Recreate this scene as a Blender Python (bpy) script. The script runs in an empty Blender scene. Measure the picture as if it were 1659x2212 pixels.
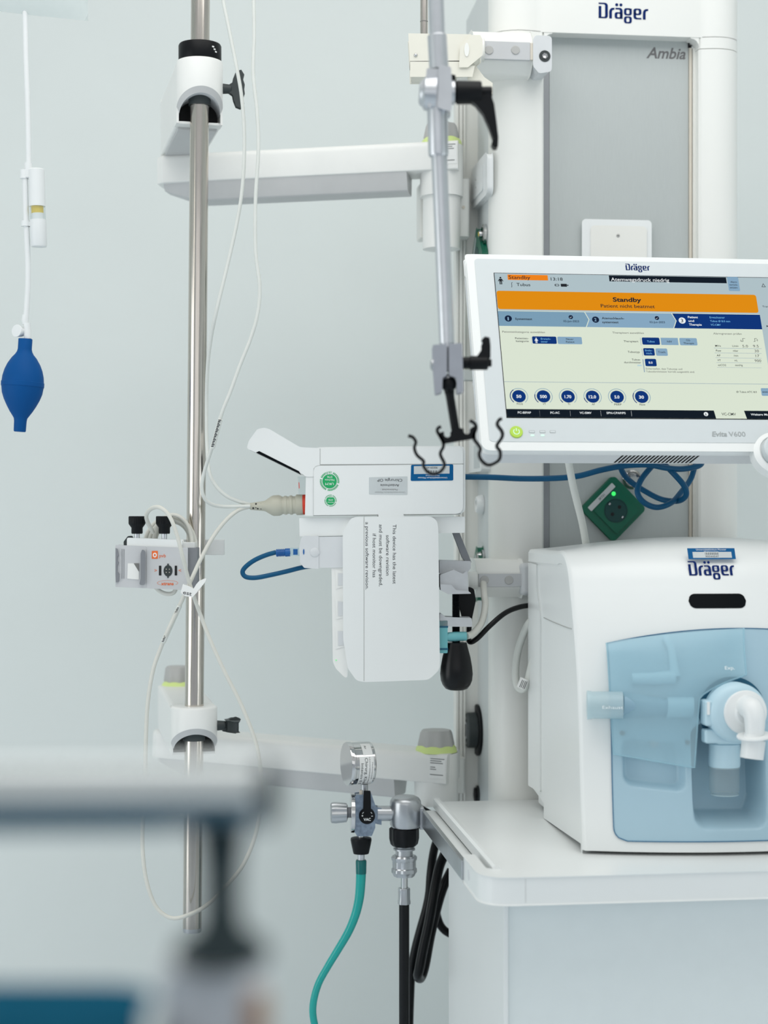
import bpy, math, random
from mathutils import Vector, Matrix
random.seed(7)
D = bpy.data
scene = bpy.context.scene
col = scene.collection

# ------------------------------------------------------------------ camera
CAMZ = 1.4
FPX = 3600.0                      # focal length in pixels of the 1659 wide frame
CX, CY = 829.5, 1106.0
cam_d = D.cameras.new('camera')
cam_d.sensor_fit = 'HORIZONTAL'
cam_d.sensor_width = 36.0
cam_d.lens = FPX / 1659.0 * 36.0
cam_d.clip_start = 0.05
cam_d.dof.use_dof = True
cam_d.dof.focus_distance = 2.85
cam_d.dof.aperture_fstop = (cam_d.lens / 1000.0) / 0.024
cam = D.objects.new('camera', cam_d)
cam.location = (0, 0, CAMZ)
cam.rotation_euler = (math.radians(90), 0, 0)
col.objects.link(cam)
scene.camera = cam

# ------------------------------------------------------------------ light
scene.view_settings.view_transform = 'Standard'
scene.view_settings.look = 'None'
scene.view_settings.gamma = 1.0
scene.view_settings.exposure = -0.07
scene.view_settings.use_curve_mapping = False

world = D.worlds.new('world')
scene.world = world
world.use_nodes = True
wn = world.node_tree
bg = wn.nodes['Background']
tc = wn.nodes.new('ShaderNodeTexCoord')
sp = wn.nodes.new('ShaderNodeSeparateXYZ')
rp = wn.nodes.new('ShaderNodeValToRGB')
wn.links.new(tc.outputs['Generated'], sp.inputs[0])
wn.links.new(sp.outputs['Z'], rp.inputs[0])
wn.links.new(rp.outputs['Color'], bg.inputs['Color'])
rp.color_ramp.elements[0].position = 0.0
rp.color_ramp.elements[0].color = (0.56, 0.61, 0.66, 1)
rp.color_ramp.elements[1].position = 0.75
rp.color_ramp.elements[1].color = (0.87, 0.89, 0.875, 1)
bg.inputs['Strength'].default_value = 0.80


def area(name, loc, target, sx, sy, power, color=(1, 1, 1)):
    l = D.lights.new(name, 'AREA')
    l.shape = 'RECTANGLE'
    l.size, l.size_y = sx, sy
    l.energy = power
    l.color = color
    o = D.objects.new(name, l)
    o.location = loc
    dv = Vector(target) - Vector(loc)
    o.rotation_euler = dv.to_track_quat('-Z', 'Y').to_euler()
    col.objects.link(o)
    return o


area('ceiling_light', (0.2, 1.9, 3.3), (0.2, 2.9, 0.9), 2.6, 1.6, 30, (1.0, 0.985, 0.96))
area('fill_light_rear', (-0.2, -1.45, 2.05), (-0.2, 3.0, 1.3), 3.6, 1.3, 9, (1.0, 0.99, 0.97))  # added even fill from behind the camera, no window modelled
area('fill_light_left', (-3.1, 1.9, 1.15), (0.0, 3.0, 1.05), 2.6, 2.1, 31, (0.97, 0.98, 1.0))  # added broad fill replacing the ambient light that the left wall blocks
area('highlight_strip_left', (-2.7, 0.7, 1.6), (0.0, 3.0, 1.4), 0.4, 2.2, 5, (1.0, 0.95, 0.88))  # added unseen strip that draws a bright streak on the steel pole
area('fill_light_right', (3.1, 1.3, 0.85), (-0.8, 3.6, 0.7), 2.2, 1.5, 17, (0.93, 0.97, 1.0))  # added low fill to brighten the lower back wall and cabinet front


# ------------------------------------------------------------------ materials
def lin(c):
    c = c / 255.0
    return c / 12.92 if c <= 0.04045 else ((c + 0.055) / 1.055) ** 2.4


MATS = {}


def mk(name, rgb, rough=0.4, metal=0.0, emit=0.0, alpha=1.0, var=0.03, scale=30.0, trans=0.0,
       stretch=None, bump=0.0, spec=0.5, coat=0.0, ior=1.45):
    m = D.materials.new(name)
    m.use_nodes = True
    nt = m.node_tree
    b = nt.nodes['Principled BSDF']
    c = tuple(lin(x) for x in rgb)
    b.inputs['Roughness'].default_value = rough
    b.inputs['Metallic'].default_value = metal
    b.inputs['Specular IOR Level'].default_value = spec
    b.inputs['Coat Weight'].default_value = coat
    b.inputs['IOR'].default_value = ior
    tcn = nt.nodes.new('ShaderNodeTexCoord')
    noi = nt.nodes.new('ShaderNodeTexNoise')
    noi.inputs['Scale'].default_value = scale
    noi.inputs['Detail'].default_value = 3
    if stretch:
        mp = nt.nodes.new('ShaderNodeMapping')
        mp.inputs['Scale'].default_value = stretch
        nt.links.new(tcn.outputs['Object'], mp.inputs[0])
        nt.links.new(mp.outputs[0], noi.inputs['Vector'])
    else:
        nt.links.new(tcn.outputs['Object'], noi.inputs['Vector'])
    cr = nt.nodes.new('ShaderNodeValToRGB')
    cr.color_ramp.elements[0].position = 0.3
    cr.color_ramp.elements[1].position = 0.7
    cr.color_ramp.elements[0].color = tuple(x * (1 - var) for x in c) + (1,)
    cr.color_ramp.elements[1].color = tuple(min(1, x * (1 + var)) for x in c) + (1,)
    nt.links.new(noi.outputs['Fac'], cr.inputs[0])
    nt.links.new(cr.outputs[0], b.inputs['Base Color'])
    if emit:
        b.inputs['Base Color'].default_value = (0.004, 0.004, 0.004, 1)
        nt.links.remove(b.inputs['Base Color'].links[0])
        nt.links.new(cr.outputs[0], b.inputs['Emission Color'])
        b.inputs['Emission Strength'].default_value = emit
    if bump:
        bp = nt.nodes.new('ShaderNodeBump')
        bp.inputs['Strength'].default_value = bump
        bp.inputs['Distance'].default_value = 0.001
        nt.links.new(noi.outputs['Fac'], bp.inputs['Height'])
        nt.links.new(bp.outputs[0], b.inputs['Normal'])
    if trans:
        b.inputs['Transmission Weight'].default_value = trans
    if alpha < 1:
        b.inputs['Alpha'].default_value = alpha
    MATS[name] = m
    return m


def tinted_clear(name, rgb, fac, rough=0.15, body=None):
    """clear coloured plastic: tinted transparency mixed with a glossy body"""
    m = D.materials.new(name)
    m.use_nodes = True
    nt = m.node_tree
    b = nt.nodes['Principled BSDF']
    out = nt.nodes['Material Output']
    noi = nt.nodes.new('ShaderNodeTexNoise')
    noi.inputs['Scale'].default_value = 12
    cr = nt.nodes.new('ShaderNodeValToRGB')
    bc = tuple(lin(x) for x in (body or rgb))
    cr.color_ramp.elements[0].color = tuple(x * 0.98 for x in bc) + (1,)
    cr.color_ramp.elements[1].color = tuple(min(1, x * 1.02) for x in bc) + (1,)
    nt.links.new(noi.outputs['Fac'], cr.inputs[0])
    nt.links.new(cr.outputs[0], b.inputs['Base Color'])
    b.inputs['Roughness'].default_value = rough
    t = nt.nodes.new('ShaderNodeBsdfTransparent')
    t.inputs['Color'].default_value = tuple(lin(x) for x in rgb) + (1,)
    mx = nt.nodes.new('ShaderNodeMixShader')
    mx.inputs[0].default_value = fac
    nt.links.new(t.outputs[0], mx.inputs[1])
    nt.links.new(b.outputs[0], mx.inputs[2])
    nt.links.new(mx.outputs[0], out.inputs['Surface'])
    MATS[name] = m
    return m


mk('wall paint', (222, 228, 226), 0.85, var=0.012, scale=3, bump=0.05)
mk('floor vinyl', (222, 231, 240), 0.5, scale=8)
mk('white plastic', (230, 233, 233), 0.32, var=0.008, scale=8)
mk('ivory plastic', (230, 230, 225), 0.38, var=0.01, scale=8)
mk('cover white', (233, 234, 230), 0.4, var=0.008, scale=5)
mk('housing white', (230, 233, 232), 0.3, var=0.006, scale=5)
mk('bezel grey', (203, 210, 212), 0.35, var=0.01)
mk('cabinet front', (222, 229, 229), 0.5, var=0.01)
mk('pale grey plastic', (212, 215, 217), 0.45, var=0.02)
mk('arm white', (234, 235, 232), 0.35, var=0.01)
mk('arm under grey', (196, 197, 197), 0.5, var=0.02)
mk('side panel grey', (206, 211, 211), 0.5, var=0.01)
mk('anodised panel', (183, 189, 188), 0.42, metal=0.25, var=0.03, scale=60, stretch=(30, 1, 0.6))
mk('clamp silver', (158, 162, 170), 0.35, metal=0.6, var=0.03, scale=50)
mk('seam line', (176, 178, 176), 0.6)
mk('pipe blue', (138, 172, 190), 0.4)
mk('panel trim grey', (150, 153, 156), 0.35, metal=0.6)
mk('seam grey', (120, 120, 118), 0.6)
mk('warm trim', (214, 207, 194), 0.4)
mk('beige block', (224, 222, 210), 0.5, var=0.015)
mk('knob grey', (178, 178, 176), 0.45, var=0.02)
mk('lime', (214, 232, 150), 0.45, var=0.02)
mk('steel', (205, 198, 190), 0.17, metal=1.0, var=0.05, scale=40, stretch=(6, 6, 0.4))
mk('dull steel', (204, 207, 211), 0.32, metal=0.85, var=0.03, scale=50)
mk('satin silver', (182, 185, 188), 0.3, metal=0.9, var=0.04, scale=80)
mk('bright chrome', (205, 205, 205), 0.1, metal=1.0, var=0.02)
mk('rail steel', (176, 180, 184), 0.28, metal=0.9, var=0.12, scale=14)
mk('cast zinc', (190, 193, 196), 0.5, metal=0.3, var=0.04, scale=60)
mk('black plastic', (7, 10, 14), 0.42, spec=0.25, var=0.08, scale=60)
mk('black rubber', (5, 7, 10), 0.28, spec=0.32, var=0.08, scale=60)
mk('matte black', (12, 14, 16), 0.6)
mk('charcoal', (50, 57, 58), 0.5, var=0.05)
mk('cable grey', (214, 214, 206), 0.42, var=0.02)
mk('cable light', (218, 221, 216), 0.4, var=0.02)
mk('connector grey', (188, 187, 172), 0.5, var=0.02)
mk('dark ink', (40, 42, 48), 0.6)
mk('grey ink', (112, 111, 112), 0.6)
mk('light ink', (158, 164, 164), 0.6)
mk('white ink', (238, 242, 242), 0.6)
mk('orange ink', (232, 108, 44), 0.5)
mk('logo blue', (0, 34, 96), 0.6, spec=0.15)
mk('sticker blue', (0, 88, 142), 0.5, spec=0.2)
mk('sticker silver', (196, 202, 203), 0.4)
mk('sticker white', (235, 236, 234), 0.5)
mk('sticker green', (20, 165, 96), 0.45)
mk('cable blue', (8, 82, 122), 0.4, spec=0.3, var=0.04)
mk('blue boot', (22, 92, 160), 0.4)
mk('teal hose', (0, 158, 152), 0.25, var=0.03, coat=0.3)
mk('teal hose dark', (0, 100, 100), 0.25)
mk('teal plug', (104, 172, 178), 0.45)
mk('blue rubber', (0, 76, 140), 0.6, spec=0.2, var=0.03)
mk('green plastic', (0, 96, 72), 0.3, var=0.03)
mk('green dark', (6, 62, 60), 0.35, var=0.03)
mk('transducer grey', (196, 198, 200), 0.5, var=0.015)
mk('gap grey', (128, 131, 136), 0.6)
mk('panel blue', (166, 195, 209), 0.3, var=0.01, scale=4)
mk('panel edge blue', (60, 112, 146), 0.35)
mk('valve blue', (188, 216, 228), 0.38, var=0.01)
mk('deep blue', (18, 84, 110), 0.35)
mk('window black', (5, 11, 15), 0.3, spec=0.1, var=0.05)
mk('red ring', (214, 62, 40), 0.45)
mk('orange band', (225, 196, 60), 0.4)
mk('mattress teal', (0, 84, 112), 0.85, spec=0.08, var=0.05, scale=40)
mk('bed metal', (192, 198, 199), 0.22, metal=0.92, var=0.02)
mk('bed dark', (36, 52, 56), 0.4, metal=0.3)
mk('bed socket', (226, 228, 232), 0.3, metal=0.15)
mk('tan reflection', (190, 150, 122), 0.5, var=0.05)  # tint of the warm reflection painted beside the bed socket
mk('power lime', (178, 214, 70), 0.4)
mk('led green', (60, 240, 110), emit=1.2)
mk('led white', (215, 255, 235), emit=1.1)
tinted_clear('clear blue', (230, 244, 248), 0.42, 0.2, body=(186, 218, 229))
tinted_clear('clear frosted', (238, 246, 248), 0.5, 0.3, body=(206, 226, 232))
tinted_clear('clear glass', (246, 249, 249), 0.14, 0.08, body=(225, 232, 234))
tinted_clear('clear bag', (244, 247, 247), 0.4, 0.4, body=(226, 232, 231))
UI = {}


def ui(name, rgb):
    UI[name] = mk('screen ' + name, rgb, emit=1.0, var=0.0, spec=0.0, rough=0.6)


ui('paper', (222, 232, 214)); ui('head', (178, 196, 202)); ui('orange', (228, 142, 10)); ui('steel', (124, 160, 184))
ui('navy', (6, 52, 122)); ui('black', (12, 24, 36)); ui('text', (34, 38, 44)); ui('soft', (110, 112, 108))
ui('white', (236, 242, 244)); ui('key', (136, 170, 196)); ui('line', (162, 180, 190)); ui('deep', (14, 32, 60))
ui('sky', (120, 190, 235)); ui('tag', (242, 132, 22))


# ------------------------------------------------------------------ frames: places in the room
def ray(px, py):
    return Vector(((px - CX) / FPX, 1.0, (CY - py) / FPX))


def P(px, py, Y):
    """room point at distance Y seen at a photo pixel"""
    r = ray(px, py) * Y
    return Vector((r.x, r.y, r.z + CAMZ))


class Frame:
    """a placed coordinate system: x right, y into the depth, z up (metres)"""

    def __init__(s, o, yaw=0.0, tilt=0.0, roll=0.0):
        s.o = Vector(o)
        r = Vector((math.cos(yaw), math.sin(yaw), 0))
        d = Vector((-math.sin(yaw), math.cos(yaw), 0))
        z = Vector((0, 0, 1))
        Y = d * math.cos(tilt) - z * math.sin(tilt)
        Z = z * math.cos(tilt) + d * math.sin(tilt)
        X = r
        if roll:
            X, Z = X * math.cos(roll) + Z * math.sin(roll), Z * math.cos(roll) - X * math.sin(roll)
        s.X, s.Y, s.Z = X, Y, Z
        s.M = Matrix(((X.x, Y.x, Z.x, s.o.x), (X.y, Y.y, Z.y, s.o.y), (X.z, Y.z, Z.z, s.o.z), (0, 0, 0, 1)))
        s.inv = s.M.inverted()

    def l(s, px, py, y=0.0):
        """local point on the plane local-y = y seen at the pixel"""
        d = ray(px, py)
        c = Vector((0, 0, CAMZ))
        o = s.o + s.Y * y
        t = (o - c).dot(s.Y) / d.dot(s.Y)
        return s.inv @ (c + d * t)

    def w(s, p):
        return s.inv @ Vector(p)

    def px(s, x, y, z):
        """pixels per metre near a local point"""
        return FPX / (s.M @ Vector((x, y, z))).y


def R(d):
    return math.radians(d)


# ------------------------------------------------------------------ mesh builder
def arc(cx, cz, r, a0, a1, n=8):
    return [(cx + r * math.cos(R(a0 + (a1 - a0) * i / n)), cz + r * math.sin(R(a0 + (a1 - a0) * i / n))) for i in range(n + 1)]


def rrect(x0, z0, x1, z1, r, n=6):
    x0, x1 = min(x0, x1), max(x0, x1)
    z0, z1 = min(z0, z1), max(z0, z1)
    r = min(r, (x1 - x0) / 2 - 1e-5, (z1 - z0) / 2 - 1e-5)
    return arc(x1 - r, z1 - r, r, 0, 90, n) + arc(x0 + r, z1 - r, r, 90, 180, n) + arc(x0 + r, z0 + r, r, 180, 270, n) + arc(x1 - r, z0 + r, r, 270, 360, n)


def roundpoly(pts, rad, n=5):
    """polygon with its corners rounded; rad is one number or one per corner"""
    out = []
    N = len(pts)
    for i in range(N):
        r = rad[i] if isinstance(rad, (list, tuple)) else rad
        p = Vector(pts[i]); a = Vector(pts[i - 1]); b = Vector(pts[(i + 1) % N])
        u = (a - p); v = (b - p)
        lu, lv = u.length, v.length
        if r <= 0 or lu < 1e-7 or lv < 1e-7:
            out.append(tuple(p)); continue
        u.normalize(); v.normalize()
        ang = math.acos(max(-1, min(1, u.dot(v))))
        t = min(r / max(1e-4, math.tan(ang / 2)), lu * 0.48, lv * 0.48)
        p0 = p + u * t; p1 = p + v * t
        for k in range(n + 1):
            s = k / n
            q = p0 * (1 - s) ** 2 + p * 2 * s * (1 - s) + p1 * s * s
            out.append(tuple(q))
    return out


def spline(pts, n=8, closed=False):
    P_ = [Vector(p) for p in pts]
    if len(P_) < 3:
        return P_
    out = []
    N = len(P_)
    for i in range(N if closed else N - 1):
        p1, p2 = P_[i], P_[(i + 1) % N]
        p0 = P_[i - 1] if (i > 0 or closed) else p1 * 2 - p2
        p3 = P_[(i + 2) % N] if (i + 2 < N or closed) else p2 * 2 - p1
        # centripetal-like damping
        for k in range(n):
            t = k / n
            out.append(0.5 * ((2 * p1) + (-p0 + p2) * t + (2 * p0 - 5 * p1 + 4 * p2 - p3) * t * t + (-p0 + 3 * p1 - 3 * p2 + p3) * t ** 3))
    if not closed:
        out.append(P_[-1])
    return out


FONT_CACHE = {}


def glyphs(body, bold=0.0, shear=0.0):
    key = (body, bold, shear)
    if key not in FONT_CACHE:
        cu = D.curves.new('lettering', 'FONT')
        cu.body = body
        cu.size = 1.0
        cu.offset = bold
        cu.shear = shear
        cu.resolution_u = 3
        ob = D.objects.new('lettering', cu)
        me = D.meshes.new_from_object(ob)
        vs = [tuple(v.co[:2]) for v in me.vertices]
        fs = [tuple(p.vertices) for p in me.polygons]
        D.meshes.remove(me)
        D.objects.remove(ob)
        D.curves.remove(cu)
        FONT_CACHE[key] = (vs, fs)
    return FONT_CACHE[key]


class MB:
    def __init__(s, mat='white plastic'):
        s.v, s.f, s.m, s.sm = [], [], [], []
        s.mats = []
        s.mat = mat
        s.flat = False

    def mi(s, mat):
        mat = mat or s.mat
        if mat not in s.mats:
            s.mats.append(mat)
        return s.mats.index(mat)

    def add(s, vs, fs, mat=None):
        b = len(s.v)
        s.v += [tuple(v) for v in vs]
        k = s.mi(mat)
        for f in fs:
            s.f.append(tuple(b + i for i in f))
            s.m.append(k)
        return s

    def box(s, a, b, mat=None):
        x0, x1 = sorted((a[0], b[0])); y0, y1 = sorted((a[1], b[1])); z0, z1 = sorted((a[2], b[2]))
        vs = [(x0, y0, z0), (x1, y0, z0), (x1, y1, z0), (x0, y1, z0), (x0, y0, z1), (x1, y0, z1), (x1, y1, z1), (x0, y1, z1)]
        return s.add(vs, [(0, 3, 2, 1), (4, 5, 6, 7), (0, 1, 5, 4), (1, 2, 6, 5), (2, 3, 7, 6), (3, 0, 4, 7)], mat)

    def _area(s, pts):
        return sum(pts[i - 1][0] * pts[i][1] - pts[i][0] * pts[i - 1][1] for i in range(len(pts)))

    def ext(s, pts, h0, h1, axis='y', mat=None, pts2=None):
        """outline extruded between h0 and h1 along an axis; pts2: a different far outline"""
        pts = [tuple(p) for p in pts]
        if s._area(pts) < 0:
            pts = pts[::-1]
            if pts2:
                pts2 = pts2[::-1]
        q = [tuple(p) for p in (pts2 or pts)]
        if axis == 'y':
            f = lambda p, h: (p[0], h, p[1])
        elif axis == 'x':
            f = lambda p, h: (h, p[0], p[1])
        else:
            f = lambda p, h: (p[0], p[1], h)
        n = len(pts)
        vs = [f(p, h0) for p in pts] + [f(p, h1) for p in q]
        rev = (axis == 'y') == (h1 > h0)
        side = []
        for i in range(n):
            j = (i + 1) % n
            side.append((i, j, n + j, n + i) if rev else (j, i, n + i, n + j))
        a = tuple(range(n)); b = tuple(range(2 * n - 1, n - 1, -1))
        if not rev:
            a = a[::-1]; b = b[::-1]
        return s.add(vs, side + [a, b], mat)

    def flatpoly(s, pts, y, mat=None):
        """a printed shape lying on a front face (y constant), with a hair of thickness"""
        return s.ext(pts, y, y + 0.0002, 'y', mat)

    def cyl(s, p0, p1, r0, r1=None, n=24, mat=None, caps=True):
        return s.tubes([Vector(p0), Vector(p1)], [r0, r0 if r1 is None else r1], n, mat, caps)

    def tubes(s, pts, rad, n=12, mat=None, caps=True, closed=False, sy=1.0):
        pts = [Vector(p) for p in pts]
        N = len(pts)
        if not isinstance(rad, (list, tuple)):
            rad = [rad] * N
        T = []
        for i in range(N):
            if closed:
                t = pts[(i + 1) % N] - pts[i - 1]
            else:
                t = pts[min(N - 1, i + 1)] - pts[max(0, i - 1)]
            T.append(t.normalized() if t.length > 1e-9 else Vector((0, 0, 1)))
        ref = Vector((0, 1, 0)) if abs(T[0].y) < 0.9 else Vector((1, 0, 0))
        u = T[0].cross(ref).normalized()
        vs = []
        for i in range(N):
            u = (u - T[i] * u.dot(T[i]))
            u = u.normalized() if u.length > 1e-6 else T[i].orthogonal().normalized()
            w = T[i].cross(u)
            for k in range(n):
                a = 2 * math.pi * k / n
                vs.append(pts[i] + (u * math.cos(a) + w * math.sin(a) * sy) * rad[i])
        fs = []
        for i in range(N if closed else N - 1):
            j = (i + 1) % N
            for k in range(n):
                l = (k + 1) % n
                fs.append((i * n + k, i * n + l, j * n + l, j * n + k))
        if caps and not closed:
            fs.append(tuple(range(n - 1, -1, -1)))
            fs.append(tuple(range((N - 1) * n, N * n)))
        return s.add(vs, fs, mat)

    def lathe(s, prof, o, ax, n=32, mat=None):
        """prof: (distance along axis, radius)"""
        o, ax = Vector(o), Vector(ax).normalized()
        return s.tubes_axis([o + ax * h for h, r in prof], [max(r, 1e-5) for h, r in prof], ax, n, mat)

    def tubes_axis(s, pts, rad, ax, n, mat, lobes=0, amp=0.0):
        u = ax.orthogonal().normalized()
        w = ax.cross(u)
        vs, fs = [], []
        N = len(pts)
        for i in range(N):
            for k in range(n):
                a = 2 * math.pi * k / n
                rr = rad[i] * (1 + (amp * math.cos(lobes * a) if lobes else 0))
                vs.append(pts[i] + (u * math.cos(a) + w * math.sin(a)) * rr)
        for i in range(N - 1):
            for k in range(n):
                l = (k + 1) % n
                fs.append((i * n + k, i * n + l, (i + 1) * n + l, (i + 1) * n + k))
        fs.append(tuple(range(n - 1, -1, -1)))
        fs.append(tuple(range((N - 1) * n, N * n)))
        return s.add(vs, fs, mat)

    def lobed(s, prof, o, ax, lobes, amp, n=72, mat=None):
        o, ax = Vector(o), Vector(ax).normalized()
        return s.tubes_axis([o + ax * h for h, r in prof], [r for h, r in prof], ax, n, mat, lobes, amp)

    def ball(s, c, r, n=20, mat=None, sc=(1, 1, 1)):
        vs, fs = [], []
        m = n // 2
        for i in range(m + 1):
            t = math.pi * i / m
            for k in range(n):
                a = 2 * math.pi * k / n
                rr = max(math.sin(t), 1e-4)
                vs.append((c[0] + r * sc[0] * rr * math.cos(a), c[1] + r * sc[1] * rr * math.sin(a), c[2] + r * sc[2] * math.cos(t)))
        for i in range(m):
            for k in range(n):
                l = (k + 1) % n
                fs.append((i * n + k, (i + 1) * n + k, (i + 1) * n + l, i * n + l))
        return s.add(vs, fs, mat)

    def grid(s, fn, nu, nv, mat=None, flip=False):
        vs = [fn(i / nu, j / nv) for j in range(nv + 1) for i in range(nu + 1)]
        fs = []
        for j in range(nv):
            for i in range(nu):
                a = j * (nu + 1) + i
                q = (a, a + 1, a + nu + 2, a + nu + 1)
                fs.append(q[::-1] if flip else q)
        return s.add(vs, fs, mat)

    def strip(s, pts, w, y0, y1, mat=None, n=6):
        """a bent flat band seen edge-on: polyline (x,z) of width w, extruded in y"""
        q = [Vector((p[0], p[1])) for p in pts]
        q = [Vector((v.x, v.y)) for v in spline([Vector((p.x, p.y, 0)) for p in q], n)]
        L, Rr = [], []
        for i in range(len(q)):
            t = q[min(len(q) - 1, i + 1)] - q[max(0, i - 1)]
            t.normalize()
            nn = Vector((-t.y, t.x)) * w / 2
            L.append(q[i] + nn); Rr.append(q[i] - nn)
        vs, fs = [], []
        for i in range(len(q)):
            for p, y in ((L[i], y0), (Rr[i], y0), (Rr[i], y1), (L[i], y1)):
                vs.append((p.x, y, p.y))
        for i in range(len(q) - 1):
            for k in range(4):
                l = (k + 1) % 4
                fs.append((4 * i + k, 4 * i + l, 4 * i + 4 + l, 4 * i + 4 + k))
        fs.append((3, 2, 1, 0))
        b = 4 * (len(q) - 1)
        fs.append((b, b + 1, b + 2, b + 3))
        return s.add(vs, fs, mat)

    def text(s, body, x0, z0, h, y, mat='dark ink', width=None, align='l', bold=0.0, shear=0.0, rot=0.0, wmax=None):
        """lettering on a front face. h = capital height; width stretches to fit; rot in degrees"""
        vs, fs = glyphs(body, bold, shear)
        if not vs:
            return s
        k = h / 0.70
        xa = min(v[0] for v in vs); xb = max(v[0] for v in vs)
        kx = k
        if width:
            kx = width / max(1e-6, xb - xa)
        off = {'l': xa, 'c': (xa + xb) / 2, 'r': xb}[align]
        c_, s_ = math.cos(R(rot)), math.sin(R(rot))
        out = []
        for vx, vz in vs:
            a = (vx - off) * kx; b = vz * k
            out.append((x0 + a * c_ - b * s_, y, z0 + a * s_ + b * c_))
        return s.add(out, fs, mat)

    def build(s, name, parent=None, bevel=0.0, seg=2, smooth=38, origin=None):
        me = D.meshes.new(name)
        vs = s.v
        o = D.objects.new(name, me)
        if origin is not None:
            oo = Vector(origin)
            vs = [tuple(Vector(v) - oo) for v in vs]
            o.location = oo
        me.from_pydata(vs, [], s.f)
        for mn in s.mats:
            me.materials.append(MATS[mn])
        me.polygons.foreach_set('material_index', s.m)
        me.polygons.foreach_set('use_smooth', [not s.flat] * len(s.f))
        if not s.flat:
            me.set_sharp_from_angle(angle=R(smooth))
        me.update()
        if parent:
            o.parent = parent
        col.objects.link(o)
        if bevel:
            b = o.modifiers.new('bevel', 'BEVEL')
            b.width = bevel
            b.segments = seg
            b.limit_method = 'ANGLE'
            b.angle_limit = R(42)
            b.harden_normals = True
        return o


def tag(o, label, cat, group=None):
    o['label'] = label
    o['category'] = cat
    if group:
        o['group'] = group
    return o


def thing(name, label, cat, frame, group=None):
    o = D.objects.new(name, None)
    o.empty_display_size = 0.02
    o.matrix_world = frame.M
    col.objects.link(o)
    return tag(o, label, cat, group)


def struct(o):
    o['kind'] = 'structure'
    return o


def plabel(o, t):
    o['label'] = t
    return o


def cable(name, label, cat, pts, r, mat, n=10, seg=8, group=None):
    """pts: (px, py, Y) in the room"""
    w = [P(*p) for p in pts]
    m = MB(mat)
    m.tubes(spline(w, seg), r, n)
    o = m.build(name, origin=w[0])
    return tag(o, label, cat, group)


def maker_logo(m, x0, z0, w, y, mat='logo blue'):
    """the maker's squared word mark, as strokes; w = full width"""
    k = w / 3.29

    def pg(pts):
        m.add([(x0 + a * k, y, z0 + b * k) for a, b in pts], [tuple(range(len(pts)))], mat)

    def ring(a0, b0, a1, b1, tx, ty, r=0.14):
        o = rrect(a0, b0, a1, b1, r, 5)
        i = rrect(a0 + tx, b0 + ty, a1 - tx, b1 - ty, max(0.02, r - 0.07), 5)
        n = len(o)
        m.add([(x0 + a * k, y, z0 + b * k) for a, b in o + i], [(q, (q + 1) % n, n + (q + 1) % n, n + q) for q in range(n)], mat)
    # D
    pg([(0, 0), (.18, 0), (.18, .78), (0, .78)])
    pg([(0, 1), (.42, 1)] + [(.42 + .19 * math.sin(R(a)), .81 + .19 * math.cos(R(a))) for a in (30, 60, 90)] +
       [(.61, .15)] + [(.46 + .15 * math.cos(R(a)), .15 - .15 * math.sin(R(a))) for a in (30, 60, 90)] +
       [(0, 0), (0, .09), (.38, .09), (.43, .15), (.43, .84), (.37, .91), (0, .91)])
    for dx in (0.70, 2.94):       # r
        pg([(dx, 0), (dx + .18, 0), (dx + .18, .46), (dx + .22, .55), (dx + .35, .58), (dx + .35, .70), (dx + .16, .68), (dx + .05, .60), (dx, .46)])
    # a with two dots
    ring(1.06, 0, 1.59, .42, .17, .09)
    pg([(1.41, 0), (1.59, 0), (1.59, .55), (1.54, .65), (1.44, .70), (1.12, .70), (1.12, .60), (1.36, .60), (1.41, .55)])
    for a in (1.2, 1.48):
        pg([(a + .1 * math.cos(R(t)), .90 + .1 * math.sin(R(t))) for t in range(0, 360, 30)])
    # g
    ring(1.68, .24, 2.2, .70, .16, .09)
    ring(1.68, -.28, 2.2, .17, .16, .09)
    pg([(1.9, .68), (2.2, .68), (2.2, .60), (1.9, .60)])
    # e
    ring(2.31, .28, 2.84, .70, .17, .09)
    pg([(2.31, .5), (2.48, .5), (2.48, .16), (2.55, .1), (2.84, .1), (2.84, 0), (2.45, 0), (2.35, .05), (2.31, .18)])

# ================================================================== the room
m = MB('wall paint'); m.box((-3.2, 4.0, 0), (3.2, 4.1, 3.4)); m.flat = True
struct(m.build('wall_back'))
m = MB('wall paint'); m.box((-3.3, -1.5, 0), (-3.2, 4.1, 3.4)); m.flat = True
struct(m.build('wall_left'))
m = MB('wall paint'); m.box((3.2, -1.5, 0), (3.3, 4.1, 3.4)); m.flat = True
struct(m.build('wall_right'))
m = MB('floor vinyl'); m.box((-3.2, -1.5, -0.05), (3.2, 4.0, 0)); m.flat = True
struct(m.build('floor'))

YAW = R(6.8)
F = Frame(P(1260, 1845, 2.6), YAW)          # z = 0: the shelf top; u = 0: left side of the ventilator
ZT = F.o.z

# ================================================================== supply column
CV = 0.5
C = Frame(F.M @ Vector((0, 0.50, 0)), YAW)  # y = 0: front of the column
xo0 = C.l(1175, 700).x                       # opening edges
xo1 = C.l(1510, 700).x
XL = C.l(1060, 700, 0.035).x                 # left flank
XR = xo1 + 0.085
Z0c, Z1c = -0.78, C.l(1300, -60).z
zop = C.l(1350, 78).z                        # top of the opening
t = thing('supply_column', 'tall white medical supply column with grey recessed front panel behind the ventilator', 'supply column', C)


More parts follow.
